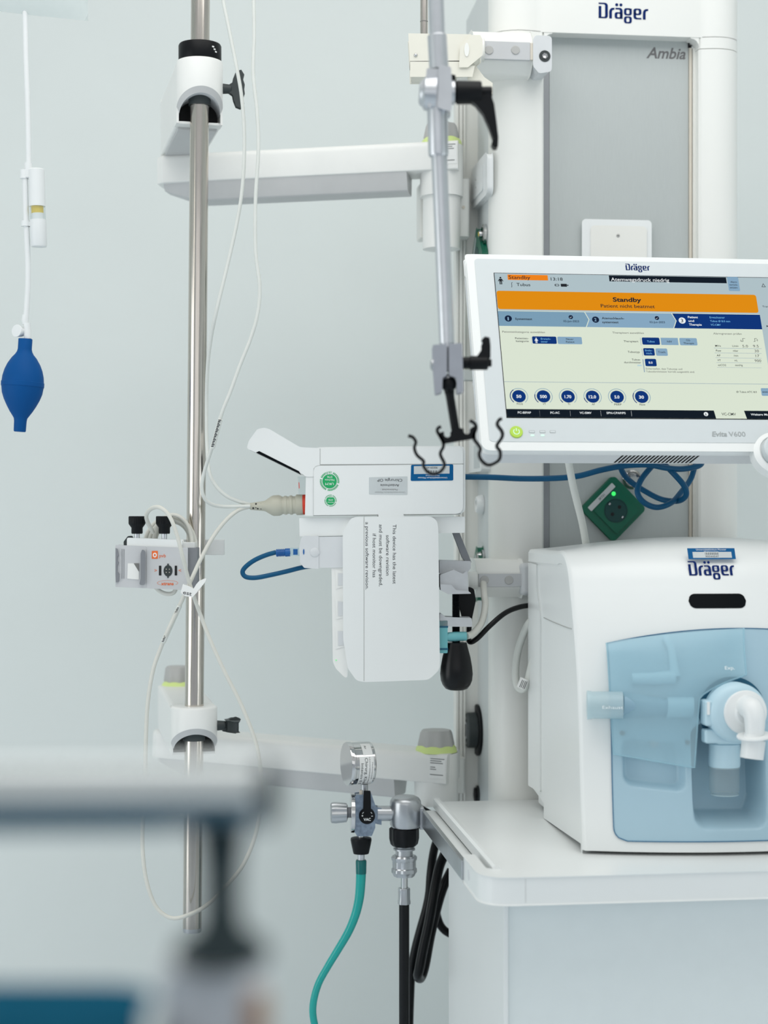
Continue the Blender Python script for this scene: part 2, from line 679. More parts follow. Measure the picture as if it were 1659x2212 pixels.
def cover_pts(side):
    if side == 'l':
        p = [(xo0, 0.030), (xo0, 0.004), (xo0 - 0.004, 0.0)]
        for i in range(13):
            a = i / 12
            p.append((xo0 - 0.006 + (XL - xo0 + 0.006) * math.sin(a * math.pi / 2), -0.012 * math.sin(a * math.pi) + 0.04 * (1 - math.cos(a * math.pi / 2))))
        p += [(XL, 0.06), (XL + 0.01, 0.06), (XL + 0.03, 0.030)]
    else:
        p = [(xo1, 0.030), (xo1, 0.004), (xo1 + 0.004, 0.0)]
        for i in range(13):
            a = i / 12
            p.append((xo1 + 0.006 + (XR - xo1 - 0.006) * math.sin(a * math.pi / 2), -0.012 * math.sin(a * math.pi) + 0.04 * (1 - math.cos(a * math.pi / 2))))
        p += [(XR, 0.06), (XR - 0.01, 0.06), (XR - 0.03, 0.030)]
    return p


zs = C.l(1540, 104, -0.005).z               # seam under the head
for sd in 'lr':
    m = MB('cover white')
    m.ext(cover_pts(sd), Z0c, zs - 0.0012, 'z')
    m.build('front_cover', t, smooth=30)
# head: one closed front over the opening
m = MB('cover white')
front = [(XL, 0.06)] + [q for q in reversed(cover_pts('l')[3:16])]
frontR = [q for q in cover_pts('r')[3:16]] + [(XR, 0.06)]
pl = front + [(xo0, -0.001), (xo1, -0.001)] + frontR
m.ext(pl, zop + 0.002, Z1c, 'z')
m.ext(cover_pts('l'), zs, zop + 0.004, 'z')
m.ext(cover_pts('r'), zs, zop + 0.004, 'z')
for (xc, sx) in ((xo0, 1), (xo1, -1)):       # rounded corners of the opening
    r_ = 0.016
    m.ext([(xc, zop + 0.003), (xc + sx * r_, zop + 0.003)] + [(xc + sx * (r_ - r_ * math.sin(R(a))), zop - r_ + r_ * math.cos(R(a))) for a in (0, 20, 45, 70, 90)], 0.0, 0.028, 'y')
hd = m.build('head_cover', t, smooth=30)
m = MB()
a = C.l(1293, 39, -0.001); b = C.l(1400, 39, -0.001)
maker_logo(m, a.x, a.z, b.x - a.x, -0.0016)
m.build('wordmark', hd)
# flanks
YB = 0.31
m = MB('side panel grey')
m.ext([(0.058, Z0c), (YB, Z0c), (YB, C.l(1005, 45, YB).z), (0.16, Z1c), (0.058, Z1c)], XL + 0.0005, XL + 0.012, 'x')
m.flat = True
m.build('side_panel', t)
m = MB('side panel grey')
m.box((XR - 0.012, 0.058, Z0c), (XR - 0.0005, YB, Z1c))
m.box((XL + 0.012, YB - 0.01, Z0c), (XR - 0.012, YB, Z1c - 0.05))
m.flat = True
m.build('back_panel', t)
# recessed grey board with its trims
m = MB('anodised panel')
xb0 = C.l(1187, 400, 0.03).x; xb1 = C.l(1487, 400, 0.03).x
m.box((xb0, 0.030, Z0c), (xb1, 0.036, zop + 0.01))
m.flat = True
bd = m.build('recessed_panel', t)
m = MB('grey ink')
p = C.l(1396, 125, 0.03); q = C.l(1481, 125, 0.03)
m.text('Ambia', p.x, p.z, 0.0205, 0.0296, 'grey ink', width=q.x - p.x, bold=0.018, shear=0.28)
m.build('lettering', bd)
m = MB('panel trim grey')
m.box((xo0 - 0.002, 0.028, Z0c), (xb0 - 0.0008, 0.036, zop + 0.01))
m.build('edge_trim', t, bevel=0.0006)
m = MB('warm trim')
m.box((xb1 + 0.0008, 0.026, Z0c), (xb1 + 0.006, 0.036, C.l(1490, 103, 0.026).z))
m.box((xb1 + 0.007, 0.022, Z0c), (xo1 + 0.001, 0.036, C.l(1500, 103, 0.022).z), 'ivory plastic')
m.build('edge_trim', t, bevel=0.0008)
m = MB('matte black')
a = C.l(1487, 90, 0.027); b = C.l(1491, 103, 0.027)
m.box((a.x, 0.027, b.z), (a.x + 0.002, 0.03, a.z))
m.box((a.x, 0.027, b.z), (a.x + 0.006, 0.03, b.z + 0.005))
m.build('end_clip', t)
# vertical rail at the rear left edge
SR = Frame(C.M @ Vector((XL, 0.2, 0)), YAW)
m = MB('ivory plastic')
ra = C.l(985, 700, 0.17).x; rb = C.l(1006, 700, 0.17).x
zr0, zr1 = C.l(990, 1760, 0.17).z, C.l(990, 175, 0.17).z
for k, (u0, u1) in enumerate(((0, .30), (.36, .70), (.76, 1.0))):
    m.box((ra + (rb - ra) * u0, 0.170, zr0), (ra + (rb - ra) * u1, 0.20, zr1))
m.box((ra + 0.001, 0.176, zr0), (XL + 0.004, 0.205, zr1), 'ivory plastic')
m.build('vertical_rail', t, bevel=0.001)

# ---- fittings on the left flank; frame with x towards the viewer
S = Frame(C.M @ Vector((XL, 0.2, 0)), YAW - R(90))


def spt(px, py, y=0.0):
    return S.l(px, py, y)


t = thing('blank_cover_plate', 'tall white cover plate with two screws on the left flank of the column', 'cover plate', S, 'cover plates on the column')
a = spt(1019, 455, -0.008); b = spt(1056, 330, -0.008)
m = MB('white plastic'); m.ext(rrect(a.x, a.z, b.x, b.z, 0.012), -0.012, 0.0); m.build('frame', t, bevel=0.003)
a2 = spt(1022, 440, -0.012); b2 = spt(1042, 345, -0.012)
m = MB('white plastic'); m.ext(rrect(a.x + .012, a.z + .012, b.x - .035, b.z - .012, 0.006), -0.014, -0.010); m.build('plate', t, bevel=0.001)
for zz in (a.z + 0.03, b.z - 0.03):
    m = MB('knob grey'); m.cyl(((a.x + b.x - .023) / 2, -0.0148, zz), ((a.x + b.x - .023) / 2, -0.013, zz), 0.002, n=12); m.build('screw', t)

t = thing('earthing_stud', 'round metal earthing stud on the left flank of the column above the display', 'earthing stud', S, 'earthing studs on the column')
a = spt(1043, 506, -0.006)
m = MB('bright chrome'); m.lathe([(0, .019), (.006, .019), (.008, .014), (.004, .013), (.004, .007), (.014, .007), (.014, .0001)], (a.x, 0, a.z), (0, -1, 0)); m.build('stud', t, smooth=30)
m = MB('orange band'); m.cyl((a.x, -0.0145, a.z), (a.x, -0.0142, a.z), .004); m.build('contact', t)

# green side sockets seen almost edge-on
def side_socket(px, py, label, half=0.045):
    t = thing('green_socket', label, 'power socket', S, 'green power sockets on the column')
    a = spt(px, py, -0.006)
    m = MB('green plastic')
    k = half * 1.35
    m.ext(roundpoly([(a.x - k, a.z), (a.x, a.z - k), (a.x + k, a.z), (a.x, a.z + k)], 0.008), -0.012, 0.0)
    m.build('frame', t, bevel=0.003)
    m = MB('green dark'); m.cyl((a.x, -0.0125, a.z), (a.x, -0.011, a.z), 0.024); m.build('socket_well', t)
    m = MB('sticker silver'); m.ext([(a.x - k + .012, a.z - .004), (a.x - .01, a.z + k - .016), (a.x - .004, a.z + k - .022), (a.x - k + .018, a.z - .010)], -0.0126, -0.0118); m.build('label_strip', t)
    return t


side_socket(1036, 560, 'green power socket on the column flank, peeking out above the display corner')
side_socket(1028, 745, 'green power socket on the column flank, half hidden by the display edge')
side_socket(1036, 1240, 'green power socket on the column flank with a black plug in it', 0.04)

t = thing('ring_socket', 'small white ring socket on the column flank above the lower rail clamp', 'socket', S)
a = spt(1036, 1090, -0.006)
m = MB('white plastic'); m.lathe([(0, .019), (.005, .019), (.013, .015), (.013, .009), (.006, .008), (.006, .0001)], (a.x, 0, a.z), (0, -1, 0)); m.build('ring', t, smooth=30)
m = MB('warm trim'); m.cyl((a.x, -0.0075, a.z), (a.x, -0.0065, a.z), .0075); m.build('contact', t)

t = thing('earthing_stud', 'small round metal earthing stud on the column flank just above the lower rail clamp', 'earthing stud', S, 'earthing studs on the column')
a = spt(1040, 1203, -0.004)
m = MB('bright chrome'); m.lathe([(0, .014), (.004, .014), (.006, .010), (.013, .009), (.013, .0001)], (a.x, 0, a.z), (0, -1, 0)); m.build('stud', t, smooth=30)

t = thing('usb_outlet', 'round black outlet with a slot on the column flank above the shelf', 'outlet', S)
a = spt(1029, 1577, -0.004)
m = MB('charcoal'); m.lathe([(0, .050), (.004, .050), (.006, .047), (.006, .0001)], (a.x, 0, a.z), (0, -1, 0), 40, 'black plastic'); m.build('flange', t, smooth=30)
m = MB('charcoal'); m.lathe([(.006, .035), (.022, .034), (.024, .031), (.024, .0001)], (a.x, 0, a.z), (0, -1, 0), 40); hb = m.build('hub', t, smooth=30)
m = MB('satin silver'); m.ext(rrect(a.x - .008, a.z - .016, a.x + .008, a.z + .016, .002), -.0255, -.0238)
m.ext(rrect(a.x - .005, a.z - .012, a.x + .005, a.z + .012, .001), -.0258, -.0253, 'y', 'matte black'); m.build('slot', t)
m = MB('white ink'); m.text('5V', a.x - .006, a.z + .021, .005, -.0242, 'white ink'); m.build('voltage_mark', hb)
m = MB('white ink'); m.text('USB', a.x - .006, a.z - .027, .005, -.0242, 'white ink'); m.build('lettering', hb)

t = thing('round_black_outlet', 'black dome just showing above the back edge of the shelf on the column flank', 'outlet', S)
a = spt(1029, 1716, -0.004)
m = MB('black plastic'); m.lathe([(0, .014), (.008, .013), (.010, .0001)], (a.x, 0, a.z), (0, -1, 0)); m.build('cap', t)
m = MB('charcoal'); m.lathe([(0, .017), (.003, .017), (.003, .0001)], (a.x, 0, a.z), (0, -1, 0)); m.build('flange', t)

# small white plate with blue sheet (behind the display, above the patient monitor)
t = thing('white_device_box', 'slim white box with pale blue strip on the column flank left of the display', 'wall device', S)
a = spt(1008, 1021, -0.012); b = spt(1046, 906, -0.012)
m = MB('white plastic'); m.ext(rrect(a.x, a.z, b.x, b.z, 0.004), -0.018, 0.0); m.build('case', t, bevel=0.002)
a = spt(1024, 1012, -0.018); b = spt(1036, 960, -0.018)
m = MB('sticker silver'); m.ext(rrect(a.x, a.z, b.x, b.z, 0.001), -0.0186, -0.0178); m.build('strip', t)

# ---- on the recessed board
t = thing('blank_cover_plate', 'square white cover plate with one screw above the ventilator display', 'cover plate', C, 'cover plates on the column')
a = C.l(1262, 600, 0.018); b = C.l(1404, 480, 0.018)
m = MB('white plastic'); m.ext(rrect(a.x, a.z, b.x, b.z, 0.004), 0.020, 0.032); m.build('frame', t, bevel=0.004, seg=3)
a = C.l(1277, 590, 0.018); b = C.l(1396, 490, 0.018)
m = MB('ivory plastic'); m.ext(rrect(a.x, a.z, b.x, b.z, 0.007), 0.018, 0.024); m.build('plate', t, bevel=0.001)
a = C.l(1335, 509, 0.018)
m = MB('knob grey'); m.lathe([(0, .0035), (.001, .003), (.0012, .001)], (a.x, 0.018, a.z), (0, -1, 0), 16); m.box((a.x - .002, .0163, a.z - .0004), (a.x + .002, .0168, a.z + .0004), 'charcoal'); m.build('screw', t)

c0 = C.l(1325, 1099, 0.02)
G = Frame(C.M @ Vector((c0.x, 0.030, c0.z)), YAW, 0, R(45))
t = thing('green_socket', 'green power socket turned on its corner below the display, label 3F731 and lit lamp', 'power socket', G, 'green power sockets on the column')
m = MB('green plastic'); m.ext(rrect(-.0420, -.0420, .0420, .0420, .006), -.012, 0); m.build('frame', t, bevel=0.003, seg=3)
m = MB('green plastic'); m.ext(rrect(-.029, -.036, .032, .025, .004), -.0145, -.011); ins = m.build('insert', t, bevel=0.0012)
m = MB('green dark'); m.lathe([(0, .0225), (.0008, .0225), (.0008, .0210), (0, .0205)], (0, -.0145, -.005), (0, -1, 0), 40)
m.cyl((0, -.0146, -.005), (0, -.0149, -.005), .0205, n=40); m.build('socket_well', t, smooth=30)
m = MB('matte black')
for xx in (-.0095, .0095):
    m.cyl((xx, -.0152, -.005), (xx, -.0148, -.005), .0034, n=16)
m.build('pin_holes', t)
for zz in (.0125, -.0225):
    m = MB('bright chrome'); m.box((-.0022, -.0175, zz - .0014), (.0022, -.0148, zz + .0014)); m.build('earth_clip', t, bevel=0.0004)
m = MB('sticker silver'); m.ext(rrect(-.034, .027, .032, .037, .001), -.0133, -.0118)
m.text('3F731', -.001, .0297, .0046, -.0135, 'dark ink', align='c'); m.build('label_strip', t)
m = MB('led green'); m.lathe([(0, .0042), (.0012, .0038), (.002, .0001)], (.0195, -.0145, .0205), (0, -1, 0), 16); m.build('indicator_lamp', t)

t = thing('earthing_stud', 'round metal earthing stud behind the knotted blue cable beside the green socket', 'earthing stud', C, 'earthing studs on the column')
a = C.l(1366, 1036, 0.026)
m = MB('bright chrome'); m.lathe([(0, .0185), (.004, .0185), (.007, .015), (.004, .013), (.003, .009), (.012, .008), (.012, .0001)], (a.x, .030, a.z), (0, -1, 0)); m.build('stud', t, smooth=30)

# ================================================================== shelf and cabinet
t = thing('equipment_shelf', 'white equipment shelf with steel side rail carrying the ventilator', 'shelf', F)
ul = -0.158
m = MB('housing white')
m.box((ul, -0.112, -0.030), (0.74, 0.495, 0.0))
m.build('shelf_top', t, bevel=0.003)
m = MB('housing white')        # raised lip along the left
m.ext([(ul - .004, -.012), (ul - .004, .004), (ul, .007), (ul + .006, .006), (ul + .010, -.002)], 0, 1, 'z')
m.v = [(x, -0.100 + z * 0.597, y) for x, y, z in m.v]
m.f = [f[::-1] for f in m.f]
m.build('lip', t)
m = MB('housing white')
m.box((ul - .020, -0.06, -0.030), (ul - .001, 0.495, -0.016))
m.build('rail_ledge', t, bevel=0.002)
# front bumper, wraps the left corner
m = MB('housing white')
pl = roundpoly([(ul - .030, .010), (ul - .030, -.158), (.74, -.158), (.74, -.100), (ul + .002, -.100), (ul - .014, -.09), (ul - .014, .010)], [.004, .050, .01, .0, .012, .01, .003], 10)
m.ext(pl, -.0395, .0015, 'z')
bp = m.build('front_bumper', t, bevel=0.009, seg=4)
m = MB('knob grey'); m.box((-.1245, -.1583, -.036), (-.1240, -.1579, -.001)); m.build('seam', bp)
m = MB('pale grey plastic'); m.cyl((ul - .0306, -.040, -.019), (ul - .0298, -.040, -.019), .0085); m.build('end_cap', bp)
m = MB('rail steel')
m.box((ul - .034, 0.004, -.0365), (ul - .026, 0.515, -.0065))
m.build('side_rail', t, bevel=0.0012)
m = MB('pale grey plastic'); m.cyl((ul - .0348, .485, -.022), (ul - .0335, .485, -.022), .009); m.build('rail_end_cap', t)
for vv in (.48,):
    m = MB('housing white'); m.box((ul - .027, vv, -.034), (ul + .004, vv + .02, -.018)); m.build('rail_spacer', t, bevel=.001)

cz = F.l(1088, 2000, -.098)
t = thing('drawer_cabinet', 'large white cabinet standing under the equipment shelf', 'cabinet', F)
uc = cz.x
m = MB('pale grey plastic')
m.box((uc + .004, -.094, -ZT + .004), (.72, .42, -.0305))
m.build('body', t, bevel=0.002)
m = MB('housing white')
m.box((uc, -.100, -ZT + .02), (uc + .0070, .425, -.0312))
m.build('side_panel', t, bevel=0.0015)
m = MB('cabinet front')
m.box((uc + .0071, -.096, -ZT + .02), (.72, -.092, -.0402))
m.build('front_panel', t, bevel=0.0015)

# ================================================================== ventilator
VW = 0.505
PROF = [(-.002, 0.0), (.015, .096), (.024, .192), (.040, .288), (.070, .376), (.088, .412)]


def v0(z):
    z = max(0, z)
    for (v1, z1), (v2, z2) in zip(PROF, PROF[1:]):
        if z <= z2:
            t_ = (z - z1) / (z2 - z1)
            return v1 + (v2 - v1) * t_
    return PROF[-1][0] + (z - PROF[-1][1]) * .45


def v0s(z):
    return (v0(z - .03) + v0(z - .015) + v0(z) + v0(z + .015) + v0(z + .03)) / 5


def arch(u):
    return 1 - ((u - VW / 2) / (VW / 2)) ** 2


def vf(u, z):
    return v0s(z) - .040 * max(0, arch(u))


def VS(px, py, off=0.0):
    """(u, z) on the ventilator's curved front seen at a pixel"""
    d = ray(px, py); c = Vector((0, 0, CAMZ))
    t_ = 2.6
    for _ in range(25):
        q = F.inv @ (c + d * t_)
        e = vf(q.x, q.z) - off - q.y
        t_ += e / (F.inv.to_3x3() @ d).y
    return q.x, q.z


# outline of the blue front panel
pu0b, pz0 = VS(1326, 1816)
pu0t, pz1 = VS(1311, 1389)
pzc = VS(1590, 1357)[1]
PU1 = VW - pu0t


def puL(z):
    t_ = (z - pz0) / (pz1 - pz0)
    return pu0b + (pu0t - pu0b) * min(1, max(0, t_))


def pzT(u):
    h = (PU1 - pu0t) / 2
    return pz1 + (pzc - pz1) * max(0, 1 - ((u - VW / 2) / h) ** 2)


def sstep(x):
    x = max(0, min(1, x))
    return x * x * (3 - 2 * x)


def rr_sdf(u, z, a, b, r):
    cx, cz_ = (a[0] + b[0]) / 2, (a[1] + b[1]) / 2
    hx, hz = abs(b[0] - a[0]) / 2 - r, abs(b[1] - a[1]) / 2 - r
    dx, dz = abs(u - cx) - hx, abs(z - cz_) - hz
    return math.hypot(max(dx, 0), max(dz, 0)) + min(max(dx, dz), 0) - r


pk1a = VS(1498, 1796); pk1b = VS(1652, 1560)
pk2a = VS(1344, 1706); pk2b = VS(1482, 1590)


def pocket(u, z):
    d1 = -rr_sdf(u, z, pk1a, pk1b, .022)
    zs_ = z + (u - pk2a[0]) * .10
    d2 = -rr_sdf(u, zs_, (pk2a[0], pk2a[1] + .005), pk2b, .018)
    low = sstep((pk1a[1] + .05 - z) / .05)
    return .068 * sstep(d1 / (.012 + .018 * low)) + .020 * sstep(d2 / .011)


def inside_panel(u, z, e):
    if z < pz0 + e or u < puL(z) + e or u > VW - puL(z) - e:
        return False
    rc_ = .024
    for uu in (puL(z) + rc_, VW - puL(z) - rc_):
        if z < pz0 + rc_ and (u < uu) == (uu < VW / 2) and math.hypot(u - uu, z - pz0 - rc_) > rc_ - e:
            return False
    return z < pzT(u) - e


vent = thing('ventilator', 'large white ventilator with pale blue front panel standing on the equipment shelf', 'ventilator', F)
# front and top cover as one shell
m = MB('housing white')
ZTOP = .425


def shell(i, j):
    u = VW * i
    ar = arch(u)
    er = .006
    e = max(0, 1 - min(u, VW - u) / er)
    roll = er * (1 - math.sqrt(max(0, 1 - e * e)))
    if j < .8:
        z = ZTOP * j / .8
        v = vf(u, z) + roll
        if inside_panel(u, z, .004):
            v += .105
        return (u, v, max(z, .0055))
    # over the top
    k = (j - .8) / .2
    vA = vf(u, ZTOP); zA = ZTOP
    vB, zB = .185, .468 + .022 * ar
    vC, zC = .42, .466 + .010 * ar
    if k < .5:
        s_ = k / .5
        P0, P1, P2 = (vA, zA), (vA + .026, zA + .052), (vB, zB)
        v = P0[0] * (1 - s_) ** 2 + 2 * P1[0] * s_ * (1 - s_) + P2[0] * s_ * s_
        z = P0[1] * (1 - s_) ** 2 + 2 * P1[1] * s_ * (1 - s_) + P2[1] * s_ * s_
        z += .004 * ar * math.sin(s_ * math.pi)
        v += roll * (1 - s_); z += roll * (1 - s_)
    else:
        s_ = (k - .5) / .5
        v = vB + (vC - vB) * s_
        z = zB + (zC - zB) * s_ + .006 * math.sin(s_ * math.pi) * ar
    return (u, v, z - roll)


m.grid(shell, 170, 220)
m.build('front_cover', vent, smooth=50)
# cover edges (thickness at the left and right)
m = MB('housing white')
for uu, s_ in ((0.0, 1), (VW, -1)):
    pts = [shell(uu / VW, j / 110)[1:] for j in range(111)]
    inner = []
    for k, (a_, b_) in enumerate(pts):
        p0 = pts[max(0, k - 1)]; p1 = pts[min(110, k + 1)]
        tx, tz = p1[0] - p0[0], p1[1] - p0[1]
        L_ = math.hypot(tx, tz) or 1
        w_ = .010 + .006 * sstep((k - 70) / 30)
        inner.append((a_ + tz / L_ * w_, b_ - tx / L_ * w_))
    vs = [(uu, p[0], p[1]) for p in pts] + [(uu, p[0], p[1]) for p in inner] + [(uu + s_ * .008, p[0], p[1]) for p in inner]
    n = 111
    m.add(vs, [(k, k + 1, n + k + 1, n + k) for k in range(n - 1)] + [(n + k, n + k + 1, 2 * n + k + 1, 2 * n + k) for k in range(n - 1)])
# underside and front thickness at the bottom
pts = [shell(i / 60, 0) for i in range(61)]
m.add([p for p in pts] + [(p[0], p[1] + .012, p[2]) for p in pts], [(k + 1, k, 61 + k, 62 + k) for k in range(60)])
m.build('cover_edge', vent, smooth=50)
# side body
m = MB('housing white')
bd_ = [(.014, .014), (.30, .004), (.30, .030), (.42, .044), (.42, .444), (.185, .446), (.120, .440), (.092, .395), (.055, .30), (.038, .20), (.028, .10)]
m.ext(bd_, .003, .018, 'x')
m.ext(bd_, VW - .018, VW - .003, 'x')
m.box((.018, .150, .006), (VW - .018, .419, .442))
m.box((.018, .06, .008), (VW - .018, .16, .014))
bb = m.build('body', vent, bevel=0.003)
m = MB('housing white')
m.ext(roundpoly([(.418, .040), (.318, .044), (.318, .352), (.345, .395), (.350, .440), (.418, .441)], [.002, .008, .02, .02, .002, .002]), -.0005, .004, 'x')
m.build('side_flap', vent, bevel=0.0012)
m = MB('seam line')
m.tubes(spline([Vector((.0024, .300, .350)), Vector((.0024, .22, .347)), Vector((.0024, .12, .345)), Vector((.0024, .066, .346))], 4), .0008, 6)
m.build('side_seam', vent)
m = MB('matte black')
for vv in (.030, .27):
    for uu in (.012, VW - .035):
        m = MB('matte black'); m.box((uu, vv, 0), (uu + .022, vv + .022, .016)); m.build('foot', vent, bevel=.001)
# blue panel
m = MB('panel blue')


def panel(i, j):
    for_z = pz0 + (pz1 + .004 - pz0) * j
    u = puL(for_z) + (VW - 2 * puL(for_z)) * i
    zt_ = pzT(u)
    z = pz0 + (zt_ - pz0) * j
    # rounded lower corners
    rc = .020
    uL, uR = puL(z), VW - puL(z)
    if z < pz0 + rc:
        g = rc - math.sqrt(max(0, rc * rc - (pz0 + rc - z) ** 2))
        u = uL + g + (u - uL) * (uR - uL - 2 * g) / (uR - uL)
    return (u, vf(u, z) - .0012 + pocket(u, z), z)


m.grid(panel, 190, 170)
pan = m.build('front_panel', vent, smooth=60)
m = MB('panel edge blue')
loop = [panel(i / 60, 0) for i in range(61)] + [panel(1, j / 60) for j in range(1, 61)] + [panel(1 - i / 60, 1) for i in range(1, 61)] + [panel(0, 1 - j / 60) for j in range(1, 60)]
m.tubes([Vector(p) - Vector((0, .0003, 0)) for p in loop], .0009, 6, closed=True)
m.build('panel_edge', vent)

# lettering and label on the cover
def on_front(mesh, off=.0006):
    """wrap a flat printed shape (x, y, z) onto the curved front"""
    mesh.v = [(x, vf(x, z) - off + y, z) for x, y, z in mesh.v]
    return mesh


m = MB()
a = VS(1489, 1243); b = VS(1588, 1243)
maker_logo(m, a[0], a[1], b[0] - a[0], 0)
on_front(m, .0008).build('wordmark', vent, smooth=180)
m = MB('sticker blue')
a = VS(1487, 1208); b = VS(1586, 1184)


def fine(x0, z0, x1, z1, mat, y, mesh, r=.002, n=10):
    mesh.add([(x0 + (x1 - x0) * i / n, y, z) for z in (z0, z1) for i in range(n + 1)], [(i, i + 1, n + 2 + i, n + 1 + i) for i in range(n)], mat)


fine(a[0], a[1], b[0], b[1], 'sticker blue', 0, m)
a2 = VS(1497, 1205); b2 = VS(1579, 1192)
fine(a2[0], a2[1], b2[0], b2[1], 'sticker silver', -.0002, m)
cxm = (a[0] + b[0]) / 2
m.text('Universitätsklinikum Münster', cxm, b[1] - .0035, .0026, -.0003, 'white ink', align='c', width=.050)
m.text('Medizintechnik', cxm, b[1] - .0068, .0022, -.0003, 'white ink', align='c', width=.024)
m.text('90044547', cxm, a2[1] + .001, .0026, -.0004, 'dark ink', align='c', width=.022)
for k in range(22):
    if k % 3 != 1:
        xx = cxm - .011 + k * .001
        m.add([(xx, -.0004, a2[1] + .0048), (xx + .0006, -.0004, a2[1] + .0048), (xx + .0006, -.0004, b2[1] - .0008), (xx, -.0004, b2[1] - .0008)], [(0, 1, 2, 3)], 'dark ink')
on_front(m, .0008).build('inventory_label', vent, smooth=180)
m = MB('window black')
a = VS(1489, 1314); b = VS(1609, 1282)
zc_ = (a[1] + b[1]) / 2; rr_ = (b[1] - a[1]) / 2
n = 40
top, bot = [], []
for i in range(n + 1):
    x = a[0] + (b[0] - a[0]) * i / n
    e = min(x - a[0], b[0] - x)
    h = rr_ if e > rr_ else math.sqrt(max(0, rr_ ** 2 - (rr_ - e) ** 2))
    top.append((x, 0, zc_ + h)); bot.append((x, 0, zc_ - h))
m.add(bot + top, [(i, i + 1, n + 2 + i, n + 1 + i) for i in range(n)])
on_front(m, .0008).build('status_window', vent, smooth=180)


# flap of clear blue plastic over the upper left of the panel
def flap_row(py):
    """left and right pixel ends of a row"""
    L_ = 1311 + (py - 1389) * (1325 - 1311) / (1625 - 1389)
    if py < 1400:
        Rr = 1607
    elif py < 1462:
        Rr = 1607 + 6 * (py - 1400) / 62
    elif py < 1505:
        Rr = 1613 - (1613 - 1512) * ((py - 1462) / 43) ** .6
    else:
        Rr = 1512 - 14 * (py - 1505) / 150
    return L_, Rr


def flap(i, j):
    py = 1372 + (1628 - 1372) * j
    L_, Rr = flap_row(py)
    px = L_ + (Rr - L_) * i
    if j < .14:                    # upper edge follows the arch
        tt = 1 - j / .14
        py += tt * ((17 - 33 * (min(1, max(0, (px - 1311) / 300))) ** .7))
    if j > .7:
        py += (j - .7) / .3 * 30 * ((px - 1322) / 176)
    bul = .010 + .020 * math.sin(math.pi * min(1, max(0, (j + .12) / 1.2))) * math.sin(math.pi * (.12 + .76 * i)) ** .5
    u, z = VS(px, py, bul)
    return (u, vf(u, z) - bul, z)


m = MB('clear blue')
m.grid(flap, 40, 44)
fl = m.build('clear_flap', vent, smooth=70)
m = MB('clear blue')
m.tubes([flap(0, j / 30) for j in range(31)] + [flap(i / 30, 1) for i in range(1, 31)] + [flap(1, 1 - j / 30) for j in range(1, 31)], .0014, 6, 'clear blue')
m.build('flap_rim', fl)
m = MB('white ink')
u, z = VS(1565, 1446, .03)
m.text('Exp.', u, z, .0052, 0, 'white ink', width=.0155)
m.v = [(x, vf(x, zz) - .0325, zz) for x, y, zz in m.v]
m.build('lettering', fl)


def vp(px, py, off):
    u, z = VS(px, py, off)
    return Vector((u, vf(u, z) - off, z))


# exhaust nozzle
m = MB('clear frosted')
a_, b_ = vp(1268, 1523, .026), vp(1345, 1523, .022)
m.tubes_axis([a_, a_ + (b_ - a_) * .12, a_ + (b_ - a_) * .14, b_], [.0225, .0220, .0212, .0212], (b_ - a_).normalized(), 28, 'clear frosted')
nz = m.build('exhaust_nozzle', vent, smooth=40)
m = MB('white ink')
q = vp(1303, 1532, .052)
m.text('Exhaust', q.x, q.z, .0048, q.y, 'white ink', width=.031)
m.v = [(x, a_.y + (b_.y - a_.y) * (x - a_.x) / (b_.x - a_.x) - .0232, z) for x, y, z in m.v]
m.build('lettering', nz)
m = MB('gap grey')
c_ = vp(1345, 1523, .010); d_ = vp(1440, 1528, .006)
m.tubes_axis([c_, d_], [.021, .013], (d_ - c_).normalized(), 28, 'pipe blue')
m.tubes_axis([d_, vp(1496, 1528, .006)], [.016, .016], (d_ - c_).normalized(), 28, 'valve blue')
m.build('exhaust_pipe', vent, smooth=40)
m = MB('valve blue')
m.tubes([vp(1437, 1378, .004), vp(1450, 1400, .004), vp(1456, 1440, .004), vp(1458, 1462, .004)], [.006, .006, .007, .009], 12)
m.tubes([vp(1365, 1466, .003), vp(1410, 1466, .003), vp(1458, 1462, .003)], [.009, .010, .011], 12)
m.build('flap_latch', vent)
for px, py, r_ in ((1343, 1583, .0035), (1411, 1605, .0065), (1484, 1603, .0035)):
    q = vp(px, py, -.012 if px == 1411 else 0)
    m = MB('dull steel' if px == 1411 else 'gap grey'); m.cyl(q, q + Vector((0, -.006, 0)), r_, n=16); m.build('screw', vent)

# expiratory valve
cv = vp(1580, 1535, .0)
R0 = .0465
m = MB('valve blue')
m.lathe([(-.02, R0), (.030, R0), (.036, R0 - .004), (.040, R0 - .012), (.040, .001)], cv, (0, -1, 0), 48)
vb = m.build('valve_body', vent, smooth=35)
m = MB('deep blue')
m.lathe([(0, R0 + .007), (.004, R0 + .007), (.004, R0 - .001)], cv, (0, -1, 0), 48); m.build('valve_ring', vb)
m = MB('valve blue')
m.box(cv + Vector((-R0 - .006, -.032, -.020)), cv + Vector((-R0 + .010, -.004, .020)))
m.box(cv + Vector((-R0 - .004, -.026, -.048)), cv + Vector((-.008, -.002, -.026)))
m.box(cv + Vector((-.030, -.022, -.050)), cv + Vector((.030, .010, -.030)))
m.build('valve_lugs', vb, bevel=.004, seg=3)
m = MB('white ink'); m.ext(rrect(cv.x - R0 - .0035, cv.z - .002, cv.x - R0 + .001, cv.z + .018, .001), cv.y - .0335, cv.y - .032); m.build('valve_mark', vb)
ce = cv + Vector((.008, -.040, .002))
m = MB('white plastic')
m.lathe([(0, .034), (.003, .0345), (.006, .033), (.010, .020), (.014, .017)], ce, (0, -1, 0), 48)
el = m.build('tube_port', vent, smooth=35)
m = MB('white plastic')
e0 = ce + Vector((0, -.010, .010))
